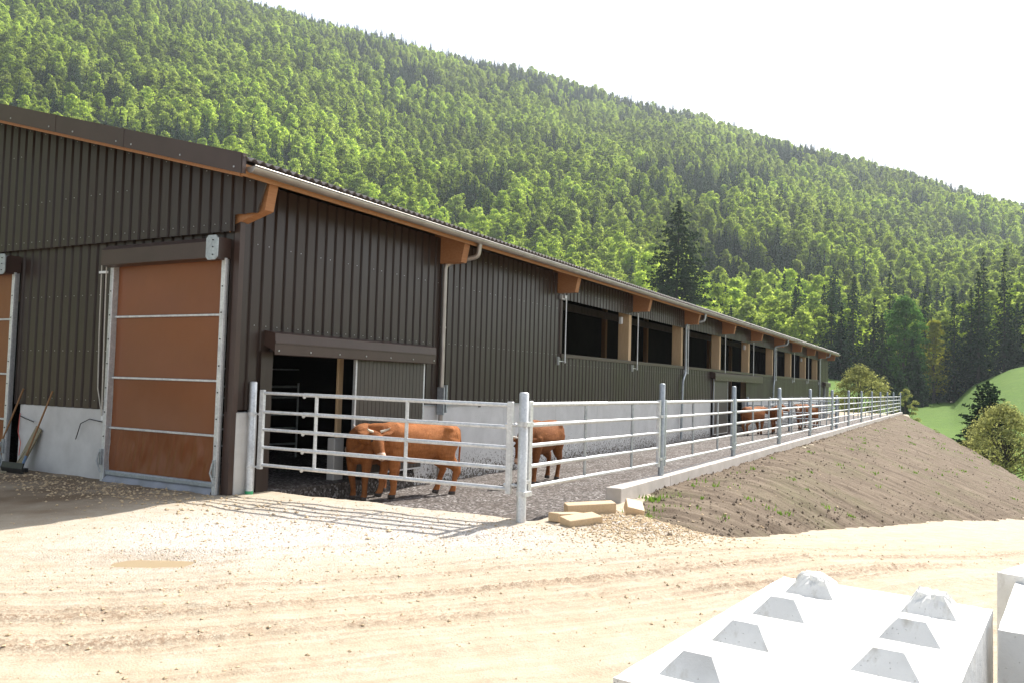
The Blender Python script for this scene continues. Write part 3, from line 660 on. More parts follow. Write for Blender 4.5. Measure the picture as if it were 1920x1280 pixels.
# concrete plinth wall
mb = MB()
mb.box((14.2, YW+.0, -.6), (37.2, YW+.2, ZC-.0), 0); mb.box((44.05, YW, -.6), (XE, YW+.2, ZC), 0)
for k in range(15, 37, 3): mb.box((k-.01, YW-.004, -.6), (k+.006, YW+.004, ZC-.02), 0)
for k in np.arange(15.3, 37, 1.45): mb.box((k, YW-.04, ZC-.07), (k+.05, YW-.0, ZC-.02), 1)
bb(mb, 'plinth_wall', [M['concw'], M['black']])
mb = MB(); mb.box((GX0+.05, YW-.04, -.6), (9.74, YW+.2, ZC-.06), 0, bev=.012); bb(mb, 'pilaster', M['conc'])
mb = MB(); mb.box((14.3, YW-.045, ZC-.012), (37.2, YW-.002, ZC+.012), 0); mb.box((44.1, YW-.045, ZC-.012), (XE, YW-.002, ZC+.012), 0); bb(mb, 'drip_edge', M['galvd'])
# gable walls (plane x=GX0, long axis y)
GW = ((GX0, 0, 0), (0, 1, 0), (-1, 0, 0)); GU = ((GX0-.10, 0, 0), (0, 1, 0), (-1, 0, 0))
ZU = 4.17
mb = MB()
ribbed(mb, *GU, 10.15, YR, ZU, lambda s: zroof(s)-.17)
ribbed(mb, *GU, YR, YB, ZU, lambda s: zroof(s)-.17)
# the piece that covers the first rafter tail
mb.prism([(0, 9.50, 4.86), (0, 9.66, 4.43), (0, 9.66, zroof(9.66)-.17), (0, 9.46, zroof(9.46)-.17)], (GX0-.138, 0, 0), (GX0-.105, 0, 0))
ribbed(mb, *GU, 9.66, 10.15, 4.43, lambda s: zroof(s)-.17)
for z, a, b in [(ZU+.13, 10.3, YR), (5.05, 12.6, 20), (6.0, 16, 24)]: screws(mb, *GU, a, b, z, skip=0 if z < 5 else 3)
screws(mb, *GU, 9.7, YR, lambda s: zroof(s)-.30, skip=2)
ribbed(mb, *GW, 10.19, 10.31, 1.27, ZU+.1); ribbed(mb, *GW, 13.22, 16.05, 1.22, ZU+.1); ribbed(mb, *GW, 19.25, 22.4, 1.25, ZU+.1); ribbed(mb, *GW, 25.6, YB, 1.25, ZU+.1)
for z in (1.37, 2.25, 3.25): screws(mb, *GW, 13.3, 16.0, z)
for a, b in ((10.31, 13.22), (16.05, 19.25), (22.4, 25.6)): ribbed(mb, *GW, a, b, 3.95, ZU+.1)
bb(mb, 'gable_wall', [M['clad'], M['screw']])
mb = MB(); mb.box((GX0-.055, YW-.028, -.1), (GX0+.048, YW+.13, 1.3), 0); mb.box((GX0-.055, YW-.055, 1.3), (GX0+.045, YW+.07, ZU+.3), 0); bb(mb, 'corner_trim', M['trim'])
for a, b in ((13.26, 15.85), (19.3, 22.3), (25.6, YB)):
    mb = MB(); mb.box((GX0-.03, a, -.4), (GX0+.2, b, 1.22), 0, bev=.01); bb(mb, 'gable_plinth', M['conc'])
# far gable, back wall, floor
mb = MB(); FG = ((XE, 0, 0), (0, 1, 0), (1, 0, 0))
ribbed(mb, *FG, YW, 12.6, 0, lambda s: zroof(s)-.17); ribbed(mb, *FG, 12.6, 14.6, 2.9, lambda s: zroof(s)-.17); ribbed(mb, *FG, 14.6, YR, 0, lambda s: zroof(s)-.17); ribbed(mb, *FG, YR, YB, 0, lambda s: zroof(s)-.17)
bb(mb, 'far_gable_wall', M['clad'])
mb = MB(); ribbed(mb, (0, YB, 0), (1, 0, 0), (0, 1, 0), GX0, XE, -.3, 4.95); bb(mb, 'back_wall', M['clad'])
mb = MB(); mb.box((GX0+.2, YW+.2, -.7), (XE-.1, YB-.1, -.04), 0); mb.box((10.0, YW-.02, -.7), (14.2, YW+.2, -.045), 0); mb.box((37.2, YW-.02, -.7), (44.05, YW+.2, -.045), 0); bb(mb, 'floor_slab', M['yard'])
# roof: sine sheets with thickness
def build_roof():
    X = np.arange(8.50, XE+.62, .0295); zc = .026*np.sin(2*np.pi*X/.177); rows = [(9.33, 0), (YR, 0)]
    vs = []; n = len(X)
    def row(y, dz): return np.stack([X, np.full(n, y), zc+zroof(y)+dz], 1)
    R_ = [row(9.33, 0), row(13.0, 0), row(YR, 0), row(2*YR-9.33, 0), row(2*YR-9.33, -.02), row(YR, -.02), row(9.33, -.02), row(9.33, 0)]
    v = np.concatenate(R_); f = grid_faces(len(R_), n)
    o = link_mesh('roof', np_mesh('roof', v, f, M['roof'], smooth=True)); o.parent = barn; o.matrix_parent_inverse = Matrix.Translation(barn.location).inverted(); return o
roof = build_roof()
mb = MB()       # boards under the sheets, coloured dark in place of interior shade
mb.prism([(0, 9.42, zroof(9.42)-.075), (0, YR, zroof(YR)-.075), (0, YR, zroof(YR)-.12), (0, 9.42, zroof(9.42)-.12)], (8.56, 0, 0), (XE+.55, 0, 0))
mb.prism([(0, YR+.003, zroof(YR)-.075), (0, 2*YR-9.42, zroof(9.42)-.075), (0, 2*YR-9.42, zroof(9.42)-.12), (0, YR+.003, zroof(YR)-.12)], (8.56, 0, 0), (XE+.55, 0, 0))
bb(mb, 'roof_lining', M['darkbark'])
mb = MB(); mb.prism([(0, 9.42, zroof(9.42)-.123), (0, 10.2, zroof(10.2)-.123), (0, 10.2, zroof(10.2)-.15), (0, 9.42, zroof(9.42)-.15)], (8.60, 0, 0), (XE+.55, 0, 0)); bb(mb, 'eave_soffit', M['glulam_l'])
mb = MB(); mb.box((GX0+.3, 15.2, -.02), (70.5, 15.26, 6.4)); bb(mb, 'added_partition', M['matte'])  # wall added to keep the interior dark behind the openings
for y, z in ((12.6, 4.75), (13.9, 5.1)):
    mb = MB(); mb.box((21.2, y, z-.22), (70, y+.12, z)); bb(mb, 'purlin', M['darkbark'])  # timber colour darkened to stand for shade under the roof
for x in (24.2, 30.1, 36.0, 41.8, 48, 54.2, 60):
    mb = MB(); mb.box((x, 14.9, 0), (x+.22, 15.1, 5.6)); bb(mb, 'inner_post', M['handle'])  # darker wood colour stands in for the shade inside the barn
for x in (26.45, 44.6, 62.3):
    mb = MB(); mb.box((x, YW+.2, 4.0), (x+.12, YW+.32, 4.25), 0, bev=.02); bb(mb, 'lamp_housing', M['white'])
mb = MB(); mb.box((8.54, 9.385, 4.85), (XE+.56, 9.417, 5.03), 0); bb(mb, 'eave_board', M['glulam_l'])
# verge boards and verge capping
mb = MB(); mb.prism([(0, 9.43, zroof(9.43)-.30), (0, YR, zroof(YR)-.30), (0, YR, zroof(YR)-.08), (0, 9.43, zroof(9.43)-.08)], (8.535, 0, 0), (8.59, 0, 0)); bb(mb, 'verge_board', M['glulam'])
mb = MB(); cuts = [9.36, 12.15, 14.05, 17.0, 20.0, YR]
for a, b in zip(cuts[:-1], cuts[1:]):
    b2 = b-.012; e = .0 if a > 9.4 else 0
    for (xa, xb, za, zb) in ((8.485, 8.50, -.255, .055), (8.50, 8.66, .042, .055)):
        mb.prism([(0, a, zroof(a)+za), (0, b2, zroof(b2)+za), (0, b2, zroof(b2)+zb), (0, a, zroof(a)+zb)], (xa, 0, 0), (xb, 0, 0))
    for q in np.arange(a+.15, b, 1.2):
        z = zroof(q)-.18; mb.box((8.475, q-.012, z-.012), (8.49, q+.012, z+.012), 1)
    mb.prism([(0, b2-.03, zroof(b2)-.257), (0, b2+.01, zroof(b2)-.257), (0, b2+.01, zroof(b2)+.06), (0, b2-.03, zroof(b2)+.06)], (8.480, 0, 0), (8.484, 0, 0))
mb.box((8.49, 9.34, zroof(9.36)-.25), (8.56, 9.355, zroof(9.36)+.05), 0)
bb(mb, 'verge_capping', [M['trim'], M['screw']])
# gutter
def build_gutter():
    mb = MB(); n = 10; r = .092; cy, cz = 9.285, 4.985; ring = []
    for j in range(n+1):
        a = math.pi+math.pi*j/n; ring.append((cy+r*math.cos(a), cz+r*math.sin(a)))
    inner = [(cy+(y-cy)*.94, cz+(z-cz)*.94) for y, z in ring][::-1]; prof = ring+inner; m = len(prof)
    x0, x1 = 8.60, XE+.5
    vs = [(x0, y, z) for y, z in prof]+[(x1, y, z) for y, z in prof]
    mb.add(vs, [(i, i+m, (i+1) % m+m, (i+1) % m) for i in range(m)], 0, True)
    for x in (x0, x1): mb.add([(x, y, z) for y, z in ring], [tuple(range(n+1))], 0); 
    mb.tube([(x0, cy-r, cz+.004), (x1, cy-r, cz+.004)], .013, 8)
    x = 9.55
    while x < x1:
        o = [(cy+(y-cy)*1.045, cz+(z-cz)*1.045) for y, z in ring]
        mb.add([(x, y, z) for y, z in o]+[(x+.03, y, z) for y, z in o], [(i, i+n+1, i+n+2, i+1) for i in range(n)], 0, True); x += .94
    return bb(mb, 'gutter', M['gutter'])
build_gutter()
# rafters
RX = [9.31, 15.0, 20.95, 27.0, 33.0, 39.0, 45.0, 51.2, 57.2, 62.9, 68.3, 73.2]
for i, x in enumerate(RX):
    mb = MB(); zb = 4.47; prof = [(0, 9.57, zb), (0, 10.28, zb-.02), (0, 10.28, zroof(10.28)-.155), (0, 9.47, zroof(9.47)-.153), (0, 9.47, zroof(9.47)-.2)]
    if i == 0: prof = [(0, 9.57, zb), (0, 10.30, zb-.20), (0, 10.34, zb-.30), (0, 10.34, zroof(10.34)-.155), (0, 9.47, zroof(9.47)-.153), (0, 9.47, zroof(9.47)-.2)]
    mb.prism(prof, (x-(.12 if i == 0 else .11), 0, 0), (x+(.06 if i == 0 else .11), 0, 0)); bb(mb, 'rafter', M['glulam'])
# window posts, inner posts
for x in RX[3:11]:
    mb = MB(); mb.box((x-.30, YW+.03, 1.3), (x-.06, YW+.42, 4.5), 0, bev=.004); bb(mb, 'window_post', M['post'])
mb = MB(); mb.box((12.14, 10.5, .75), (12.27, 10.56, 4.4), 0, bev=.005); o = bb(mb, 'inner_post', M['post'])
mb = MB(); mb.box((12.02, 10.44, -.1), (12.30, 10.62, .75), 0, bev=.015); bb(mb, 'post_footing', M['conc'])
# guide rods at the openings
for x, z0 in [(21.22, 2.52)]+[(x+.14, 2.48) for x in RX[3:11]]:
    mb = MB(); mb.tube([(x, YW-.14, z0), (x, YW-.14, 4.42)], .021, 8); mb.blob((x, YW-.14, z0), (.035, .035, .035)); mb.box((x-.34, YW-.11, z0+.01), (x-.0, YW-.085, z0+.03)); mb.box((x-.36, YW-.12, z0-.09), (x-.33, YW-.06, z0+.14))
    bb(mb, 'guide_rod', M['galv'])
mb = MB(); mb.box((20.98, YW-.12, 4.28), (21.3, YW-.03, 4.42), 0, bev=.01); mb.tube([(21.06, YW-.2, 4.36), (21.06, YW-.1, 4.36)], .05, 8); bb(mb, 'rod_bracket', M['galv'])
# downpipes
def arc_pts(p): 
    q = [V(*a) for a in p]; out = [q[0]]
    for a, b, c in zip(q[:-2], q[1:-1], q[2:]):
        d1 = min(.09, np.linalg.norm(b-a)*.45); d2 = min(.09, np.linalg.norm(c-b)*.45); s_ = b+(a-b)/np.linalg.norm(a-b)*d1; e_ = b+(c-b)/np.linalg.norm(c-b)*d2
        for t_ in (0, .25, .5, .75, 1): out.append(s_*(1-t_)**2+b*2*t_*(1-t_)+e_*t_*t_)
    return out+[q[-1]]
for i, (x, kink) in enumerate([(15.0, 0), (32.9, .45), (50.9, .4), (68.6, 0)]):
    mb = MB(); p = [(x+.22, 9.30, 4.93), (x+.22, 9.34, 4.62), (x+.10, 9.95, 4.50), (x-.02, 10.035, 4.42)]
    if kink: p += [(x-.02, 10.035, 2.5), (x-.02-kink, 10.0, 2.15), (x-.02-kink, 10.035, -.2)]
    else: p += [(x-.02, 10.035, -.2)]
    mb.tube(arc_pts(p), .052, 12)
    for z in (3.05, 1.75, .6): 
        xx = x-.02-(kink if z < 2.1 else 0); mb.tube([(xx, 10.035, z-.02), (xx, 10.035, z+.02)], .061, 12)
    bb(mb, 'downpipe', M['gutter'] if i == 0 else M['galvd'])
mb = MB(); mb.box((14.92, 9.93, 1.15), (14.96, 10.1, 1.75), 0); mb.box((15.03, 9.93, 1.2), (15.07, 10.1, 1.8), 0); bb(mb, 'pipe_guard', M['galvd'])
# sliding doors on the long wall
def slide_door(x0, x1, l0, l1, zl, first=False):
    d = empty('sliding_door', (l0, YW, 0)); d.parent = barn; d.matrix_parent_inverse = Matrix.Translation(barn.location).inverted()
    def sp(mb, name, mat):
        o = mb.build(name, mat, d); o.matrix_parent_inverse = Matrix.Translation((l0, YW, 0)).inverted(); return o
    mb = MB(); n = int((l1-l0)/.12)
    for k in range(n):
        a = l0+(l1-l0)*k/n; b = l0+(l1-l0)*(k+1)/n-.008; mb.box((a, YW-.135, zl), (b, YW-.095, 2.32), 0, bev=.004)
    mb.box((l0, YW-.12, zl), (l1, YW-.10, 2.3)); sp(mb, 'door_leaf', M['door'])
    mb = MB(); mb.box((l0-.04, YW-.145, zl-.02), (l0, YW-.085, 2.33)); mb.box((l1, YW-.145, zl-.02), (l1+.04, YW-.085, 2.33)); mb.box((l0, YW-.145, zl-.03), (l1, YW-.09, zl)); sp(mb, 'door_frame', M['galv'])
    mb = MB(); prof = [(0, YW-.03, 2.64), (0, YW-.26, 2.60), (0, YW-.28, 2.585), (0, YW-.29, 2.44), (0, YW-.285, 2.425), (0, YW-.285, 2.25), (0, YW-.27, 2.24), (0, YW-.27, 2.3), (0, YW-.03, 2.4)]
    mb.prism(prof, (x0, 0, 0), (x1, 0, 0)); 
    mb.box((x0, YW-.298, 2.425), (x1, YW-.285, 2.445), 0)
    for q in np.arange(x0+.08, x1, (x1-x0-.16)/6 if first else 1.0): mb.box((q-.012, YW-.30, 2.30), (q+.012, YW-.285, 2.324), 1)
    sp(mb, 'track_cover', [M['trim'], M['screw']])
slide_door(9.82, 14.48, 12.08, 14.25, .08, True)
slide_door(36.9, 46.9, 37.3, 39.7, -.2)
slide_door(70.6, 73.4, 71.4, 73.3, -.2)
# gate rails inside the barn behind the first door
mb = MB()
for z, r in ((1.62, .022), (1.38, .022), (2.0, .012)): mb.tube([(10.6, 14.2, z+.0), (13.8, 13.1, z+.05)], r, 8)
for tt in (.0, .33, .66, 1): mb.tube([(10.6+3.2*tt, 14.2-1.1*tt, .1), (10.6+3.2*tt, 14.2-1.1*tt, 1.75)], .022, 8)
for z in (.4, .75, 1.05): mb.tube([(10.6, 14.2, z), (13.8, 13.1, z)], .02, 8)
ir = mb.build('stall_rail', M['galvd']); tag(ir, 'steel stall rails in the dark interior seen through the open doorway behind the gate', 'rail')
mb = MB()
for z in (2.9, 3.15): mb.tube([(21.5, 12.2, z-.35), (45, 12.2, z-.35)], .02, 6)
for q in np.arange(21.6, 45, .35): mb.tube([(q, 12.2, 1.6), (q, 12.2, 2.8)], .012, 4)
ir = mb.build('stall_rail', M['galvd']); tag(ir, 'long barred feed rail in the dark barn behind the wall openings', 'rail')
# roller doors on the gable
def roller(y0, y1, name='roller_door'):
    d = empty(name, (GX0, y0, 0)); d.parent = barn; d.matrix_parent_inverse = Matrix.Translation(barn.location).inverted()
    def sp(mb, nm, mat, par=None):
        o = mb.build(nm, mat, par or d)
        o.matrix_parent_inverse = Matrix.Translation((GX0, y0, 0)).inverted() if par is None else Matrix.Identity(4); return o
    # curtain, slightly billowed
    ny, nz_ = 90, 70; ys = np.linspace(y0+.10, y1-.10, ny); zs = np.linspace(.14, 3.75, nz_); Y, Z = np.meshgrid(ys, zs, indexing='ij')
    bars = [.16, .92, 1.79, 2.84, 3.75]
    Xb = np.full(Y.shape, GX0-.06); u = (Y-y0)/(y1-y0)
    for a, b in zip(bars[:-1], bars[1:]):
        m = (Z >= a) & (Z <= b); w = np.sin(np.pi*(Z-a)/(b-a)); Xb = np.where(m, Xb+.035*w*np.sin(np.pi*u), Xb)
    m = Z < .92; Xb = np.where(m, Xb-.05*np.abs(fbm(Y*6+Z*1.5, Z*.9, 3, 3))*np.sin(np.pi*np.clip((Z-.14)/.78, 0, 1))*2, Xb)
    me = np_mesh('curtain', np.stack([Xb, Y, Z], -1).reshape(-1, 3), grid_faces(ny, nz_)[:, ::-1], M['curtain']); me.transform(Matrix.Identity(4))
    o = link_mesh('curtain', me, d); o.matrix_parent_inverse = Matrix.Translation((GX0, y0, 0)).inverted()
    for z in bars[1:-1]:
        mb = MB(); mb.box((GX0-.105, y0+.10, z-.018), (GX0-.062, y1-.10, z+.018), 0, bev=.006); sp(mb, 'cross_bar', M['galv'])
    mb = MB(); mb.box((GX0-.14, y0+.09, .10), (GX0-.05, y1-.09, .19), 0, bev=.02); sp(mb, 'bottom_bar', M['galvd'])
    mb = MB(); n = 24; vs = []
    for k in range(n+1):
        y = y0+.1+(y1-y0-.2)*k/n; w = .05*math.sin(k*1.1)+.03*math.sin(k*2.3); vs += [(GX0-.08, y, .12), (GX0-.17-w*.6, y, .03), (GX0-.16-w, y, -.10)]
    mb.add(vs, [(3*k+j, 3*k+3+j, 3*k+4+j, 3*k+1+j) for k in range(n) for j in (0, 1)], 0, True); sp(mb, 'ground_skirt', M['greyfab'])
    for ya, yb in ((y0, y0+.09), (y1-.09, y1)):
        mb = MB(); mb.box((GX0-.16, ya, -.12), (GX0-.115, yb, 3.74), 0, bev=.004); mb.box((GX0-.115, ya+(0 if ya > y0 else .06), -.12), (GX0-.03, yb-(.06 if ya > y0 else 0), 3.74), 0)
        for z in np.arange(.35, 3.7, .42): mb.tube([(GX0-.17, (ya+yb)/2, z), (GX0-.158, (ya+yb)/2, z)], .013, 6, 1)
        sp(mb, 'guide_rail', [M['galv'], M['black']])
    mb = MB(); prof = [(GX0-.03, 0, 4.06), (GX0-.26, 0, 4.06), (GX0-.36, 0, 3.98), (GX0-.36, 0, 3.72), (GX0-.18, 0, 3.70), (GX0-.03, 0, 3.74)]
    mb.prism(prof, (0, y0+.03, 0), (0, y1-.02, 0)); sp(mb, 'roller_box', M['trim'])
    for ya, sgn in ((y0-.02, 1), (y1-.0, 1)):
        mb = MB(); c = [(GX0-.40, 0, 3.78), (GX0-.40, 0, 3.95), (GX0-.34, 0, 4.08), (GX0-.06, 0, 4.10), (GX0-.03, 0, 4.06), (GX0-.03, 0, 3.66), (GX0-.34, 0, 3.68)]
        mb.prism([(GX0-.395, ya+a, 3.68+b) for a, b in ((-.05, .05), (.0, 0), (.16, 0), (.21, .05), (.21, .34), (.16, .39), (.0, .39), (-.05, .34))], (0, 0, 0), (.02, 0, 0))
        for zz in (3.76, 3.88, 3.99): mb.tube([(GX0-.41, ya+.05, zz), (GX0-.395, ya+.05, zz)], .01, 6, 1); 
        if ya < y0+.1: sp(mb, 'end_plate', [M['galvd'], M['black']])
    for yy, w in ((y1+.03, .0), (y1+.16, .05)):
        mb = MB(); mb.tube([(GX0-.22, yy, 3.82), (GX0-.21, yy-.02+w*.2, 2.6), (GX0-.20, yy-.04, 1.6), (GX0-.17, y1+.02, 1.12)], .011, 6); sp(mb, 'pull_rope', M['rope'])
    mb = MB(); mb.box((GX0-.14, y1+.0, 1.03), (GX0-.08, y1+.09, 1.13), 0, bev=.01); mb.box((GX0-.24, y1+.0, 3.60), (GX0-.20, y1+.2, 3.64), 0); sp(mb, 'rope_cleat', M['white'])
    for ya in (y0, y1-.06):
        mb = MB(); mb.box((GX0-.2, ya, .28), (GX0-.16, ya+.06, .55), 0, bev=.005); mb.tube([(GX0-.22, ya+.03, .5), (GX0-.24, ya+.05, .35), (GX0-.2, ya+.0, .15)], .014, 6); sp(mb, 'latch', M['galvd'])
roller(10.28, 13.15); roller(16.05, 19.2); roller(22.4, 25.5)
# stray cable ends on the plinth
mb = MB(); mb.tube([(GX0-.05, 13.32, 1.0), (GX0-.09, 13.62, 1.04), (GX0-.10, 13.85, .95), (GX0-.08, 14.0, .66)], .009, 5); bb(mb, 'cable', M['black'])
mb = MB(); mb.tube([(GX0-.05, 15.8, 1.0), (GX0-.09, 15.55, .96), (GX0-.08, 15.3, .91)], .009, 5); bb(mb, 'cable', M['black'])
mb = MB(); mb.tube([(GX0-.05, 15.8, 1.05), (GX0-.07, 15.8, .7), (GX0-.07, 15.7, .5), (GX0-.06, 15.75, .25)], .008, 5); bb(mb, 'twine', M['red'])

# ------------------------------------------------------------------ yard floor, kerb
def yz(x, y): return -.03-.30*np.clip((np.asarray(y, float)-5.1)/5.0, 0, 1)
def build_yard():
    nx, ny = 420, 110; s = np.linspace(0, 1, nx)**1.6; tt = np.linspace(0, 1, ny); T, Sg = np.meshgrid(tt, s)
    Y = 5.0+T*5.2; xa = 10.02-(Y-5.26)*.07+.04; X = xa+(81.5-xa)*Sg; Z = yz(X, Y)+.03*fbm(X*1.2, Y*1.2, 17, 4)+.02*fbm(X*9, Y*9, 19, 3)
    Z = np.where(Sg < .002, Z-.05, Z)
    me = np_mesh('yard_floor', np.stack([X, Y, Z], -1).reshape(-1, 3), grid_faces(nx, ny), M['yard']); tag(link_mesh('yard_floor', me), kind='structure')
    # little apron in front of the kerb end
    xs = np.linspace(10.0, 12.62, 50); ys = np.linspace(4.52, 5.02, 16); X, Y = np.meshgrid(xs, ys, indexing='ij'); e = np.clip(np.minimum((X-10.0)/.3, (Y-4.5)/.25), 0, 1)
    Z = -.10+.075*e+.02*fbm(X*7, Y*7, 18, 3)
    me = np_mesh('yard_floor', np.stack([X, Y, Z], -1).reshape(-1, 3), grid_faces(50, 16), M['yard']); tag(link_mesh('yard_floor', me), kind='structure')
build_yard()
mb = MB(); xs = [12.55]+list(np.arange(15.1, 81.2, 6.0))+[81.4]
for a, b in zip(xs[:-1], xs[1:]): mb.box((a+.004, 4.86, -1.0), (b-.004, 5.13, .235), 0, bev=.012)
tag(mb.build('concrete_kerb', M['kerb']), 'long pale concrete kerb carrying the railing along the top of the earth bank', 'kerb')

# ------------------------------------------------------------------ fence
GA = V(9.55, 10.03); GB = V(9.88, 5.26)
def round_post(mb, x, y, z0, z1, r, n=14):
    mb.tube([(x, y, z0), (x, y, z1-.02), (x, y, z1-.005), (x, y, z1)], [r, r, r*.8, r*.35], n)
FX = [14.94, 20.45, 26.15, 31.9, 37.65, 43.4, 49.15, 54.95, 60.8, 66.6, 72.6, 80.6]
fence = empty('railing', (GB[0], GB[1], 0)); tag(fence, 'long galvanised tube railing along the open side of the cattle yard', 'railing')
def fp(mb, name, mat=None):
    o = mb.build(name, mat or M['galv'], fence); o.matrix_parent_inverse = Matrix.Translation(fence.location).inverted(); return o
mb = MB(); round_post(mb, GB[0], GB[1], -.5, 1.77, .066); o = fp(mb, 'post')
RZ = [.47, .7525, 1.035, 1.3175, 1.60]
for x in FX:
    mb = MB(); round_post(mb, x, 5.0, .1, 1.96, .056); fp(mb, 'post', M['galvd'])
nodes = [(GB[0], GB[1])]+[(x, 5.0) for x in FX]
for (ax, ay), (bx, by) in zip(nodes[:-1], nodes[1:]):
    d = V(bx-ax, by-ay); L = np.linalg.norm(d); d /= L; P = lambda s, z: (ax+d[0]*s, ay+d[1]*s, z); nrm = V(-d[1], d[0])
    s0, s1 = .17, L-.15
    for z in RZ:
        mb = MB(); sw = s0+(s1-s0)*.52; mb.tube([P(s0, z), P(sw, z)], .034 if z > 1.5 else .030, 10); mb.tube([P(sw-.05, z), P(s1, z)], .027 if z > 1.5 else .024, 10); fp(mb, 'rail')
    for s in (s0, s1):
        mb = MB(); c = P(s, 0); w = .03; a = math.atan2(d[1], d[0]); Mx = Matrix.Translation((c[0], c[1], 0)) @ Matrix.Rotation(a, 4, 'Z'); mb.box((-.04, -.03, RZ[0]-.07), (.04, .03, RZ[-1]+.05), 0, Mx, .006)
        zz = (1.34, .55); q = -1 if s == s0 else 1
        for z in zz: mb.box((min(0, q*.13), -.045, z-.025), (max(0, q*.13), -.032, z+.025), 0, Mx); mb.tube([tuple(Mx @ Vector((q*.05, -.05, z))), tuple(Mx @ Vector((q*.05, .04, z)))], .012, 6)
        fp(mb, 'stile', M['galv'] if ax < 12 else M['galvd'])
    for f_ in (.36, .74):
        mb = MB(); mb.tube([P(s0+(s1-s0)*f_, RZ[0]), P(s0+(s1-s0)*f_, RZ[-1])], .024, 8); fp(mb, 'upright', M['galvd'])
for z in (1.34, .40):
    mb = MB(); mb.tube([(GB[0], GB[1], z-.035), (GB[0], GB[1], z+.035)], .078, 14); mb.box((GB[0]-.10, GB[1]-.11, z-.03), (GB[0]+.10, GB[1]-.07, z+.03)); fp(mb, 'clamp')
# gate
gp = MB(); round_post(gp, GA[0], GA[1], -.4, 1.80, .058)
e = empty('gate_post', (GA[0], GA[1], 0)); tag(e, 'galvanised hinge post with green tape at its foot, standing before the barn corner', 'post')
o = gp.build('post_tube', M['galv'], e); o.matrix_parent_inverse = Matrix.Translation(e.location).inverted()
gp = MB(); gp.tube([(GA[0], GA[1], -.02), (GA[0], GA[1], .05)], .066, 12); o = gp.build('green_tape', M['green'], e); o.matrix_parent_inverse = Matrix.Translation(e.location).inverted()
for z in (1.28, .44):
    gp = MB(); gp.tube([(GA[0], GA[1], z-.03), (GA[0], GA[1], z+.03)], .07, 12); gp.tube([(GA[0]-.02, GA[1]+.16, z), (GA[0]+.02, GA[1]-.22, z)], .014, 6); gp.blob((GA[0]-.02, GA[1]+.14, z), (.03, .03, .035)); gp.blob((GA[0]+.01, GA[1]-.16, z), (.03, .03, .035)); o = gp.build('hinge', M['galv'], e); o.matrix_parent_inverse = Matrix.Translation(e.location).inverted()
gd = GB-GA; GL = np.linalg.norm(gd); gd /= GL; ga = math.atan2(gd[1], gd[0])
gate = empty('field_gate', (GA[0], GA[1], 0), ga); tag(gate, 'wide closed galvanised five rail gate in front of the brown cattle', 'gate')
g0, g1 = .20, GL-.20
def gzr(z, s): return z-.035*(s-g0)/(g1-g0)+.02    # it sags a little
GR = [.46, .74, 1.02, 1.30, 1.60]
for z in GR:
    sw = g0+(g1-g0)*.19; mb = MB(); mb.tube([(g0, 0, gzr(z, g0)), (sw+.12, 0, gzr(z, sw))], .025, 10); mb.tube([(sw, 0, gzr(z, sw)), (g1, 0, gzr(z, g1))], .031, 10)
    mb.blob((sw, 0, gzr(z, sw)-.03), (.035, .02, .03)); mb.build('rail', M['galv'], gate)
for s in (g0, g1):
    mb = MB(); mb.box((s-.042, -.03, gzr(GR[0], s)-.07), (s+.042, .03, gzr(GR[-1], s)+.05), 0, bev=.007); mb.build('stile', M['galv'], gate)
for s in (g0+(g1-g0)*.245, g0+(g1-g0)*.62):
    mb = MB(); mb.tube([(s, 0, gzr(GR[0], s)), (s, 0, gzr(GR[-1], s))], .028, 10); mb.build('upright', M['galv'], gate)
for z in (1.32, .50):
    mb = MB(); mb.tube([(g1, 0, z), (g1+.13, 0, z)], .016, 8); mb.blob((g1-.05, 0, z), (.03, .045, .03)); mb.blob((g1+.08, 0, z), (.03, .035, .03)); mb.build('latch', M['galv'], gate)
# cross railing in the yard
cr_ = empty('yard_divider', (43.4, 5.4, 0)); tag(cr_, 'inner tube railing that crosses the cattle yard from the outer railing to the barn', 'railing')
def cp(mb, name):
    o = mb.build(name, M['galvd'], cr_); o.matrix_parent_inverse = Matrix.Translation(cr_.location).inverted()
for y in (5.55, 7.8, 9.9):
    mb = MB(); round_post(mb, 43.4, y, -.4, 1.7 if y < 6 else 1.5, .06); cp(mb, 'post')
for z in (.2, .5, .8, 1.1, 1.4):
    mb = MB(); mb.tube([(43.4, 5.6, z), (43.4, 9.9, z-.04)], .028, 8); cp(mb, 'rail')
for y in (6.3, 7.05, 8.5, 9.2):
    mb = MB(); mb.tube([(43.4, y, .2), (43.4, y, 1.4)], .022, 6); cp(mb, 'upright')
cr2 = empty('yard_divider', (60, 7, 0)); tag(cr2, 'far inner tube railing running lengthwise behind the distant cattle', 'railing')
for z in (.2, .5, .8, 1.1, 1.4):
    mb = MB(); mb.tube([(46, 9.3, z), (72, 9.3, z)], .028, 8); o = mb.build('rail', M['galvd'], cr2); o.matrix_parent_inverse = Matrix.Translation(cr2.location).inverted()
for x in np.arange(46, 73, 3.25):
    mb = MB(); round_post(mb, x, 9.3, -.4, 1.5, .04, 8); o = mb.build('post', M['galvd'], cr2); o.matrix_parent_inverse = Matrix.Translation(cr2.location).inverted()

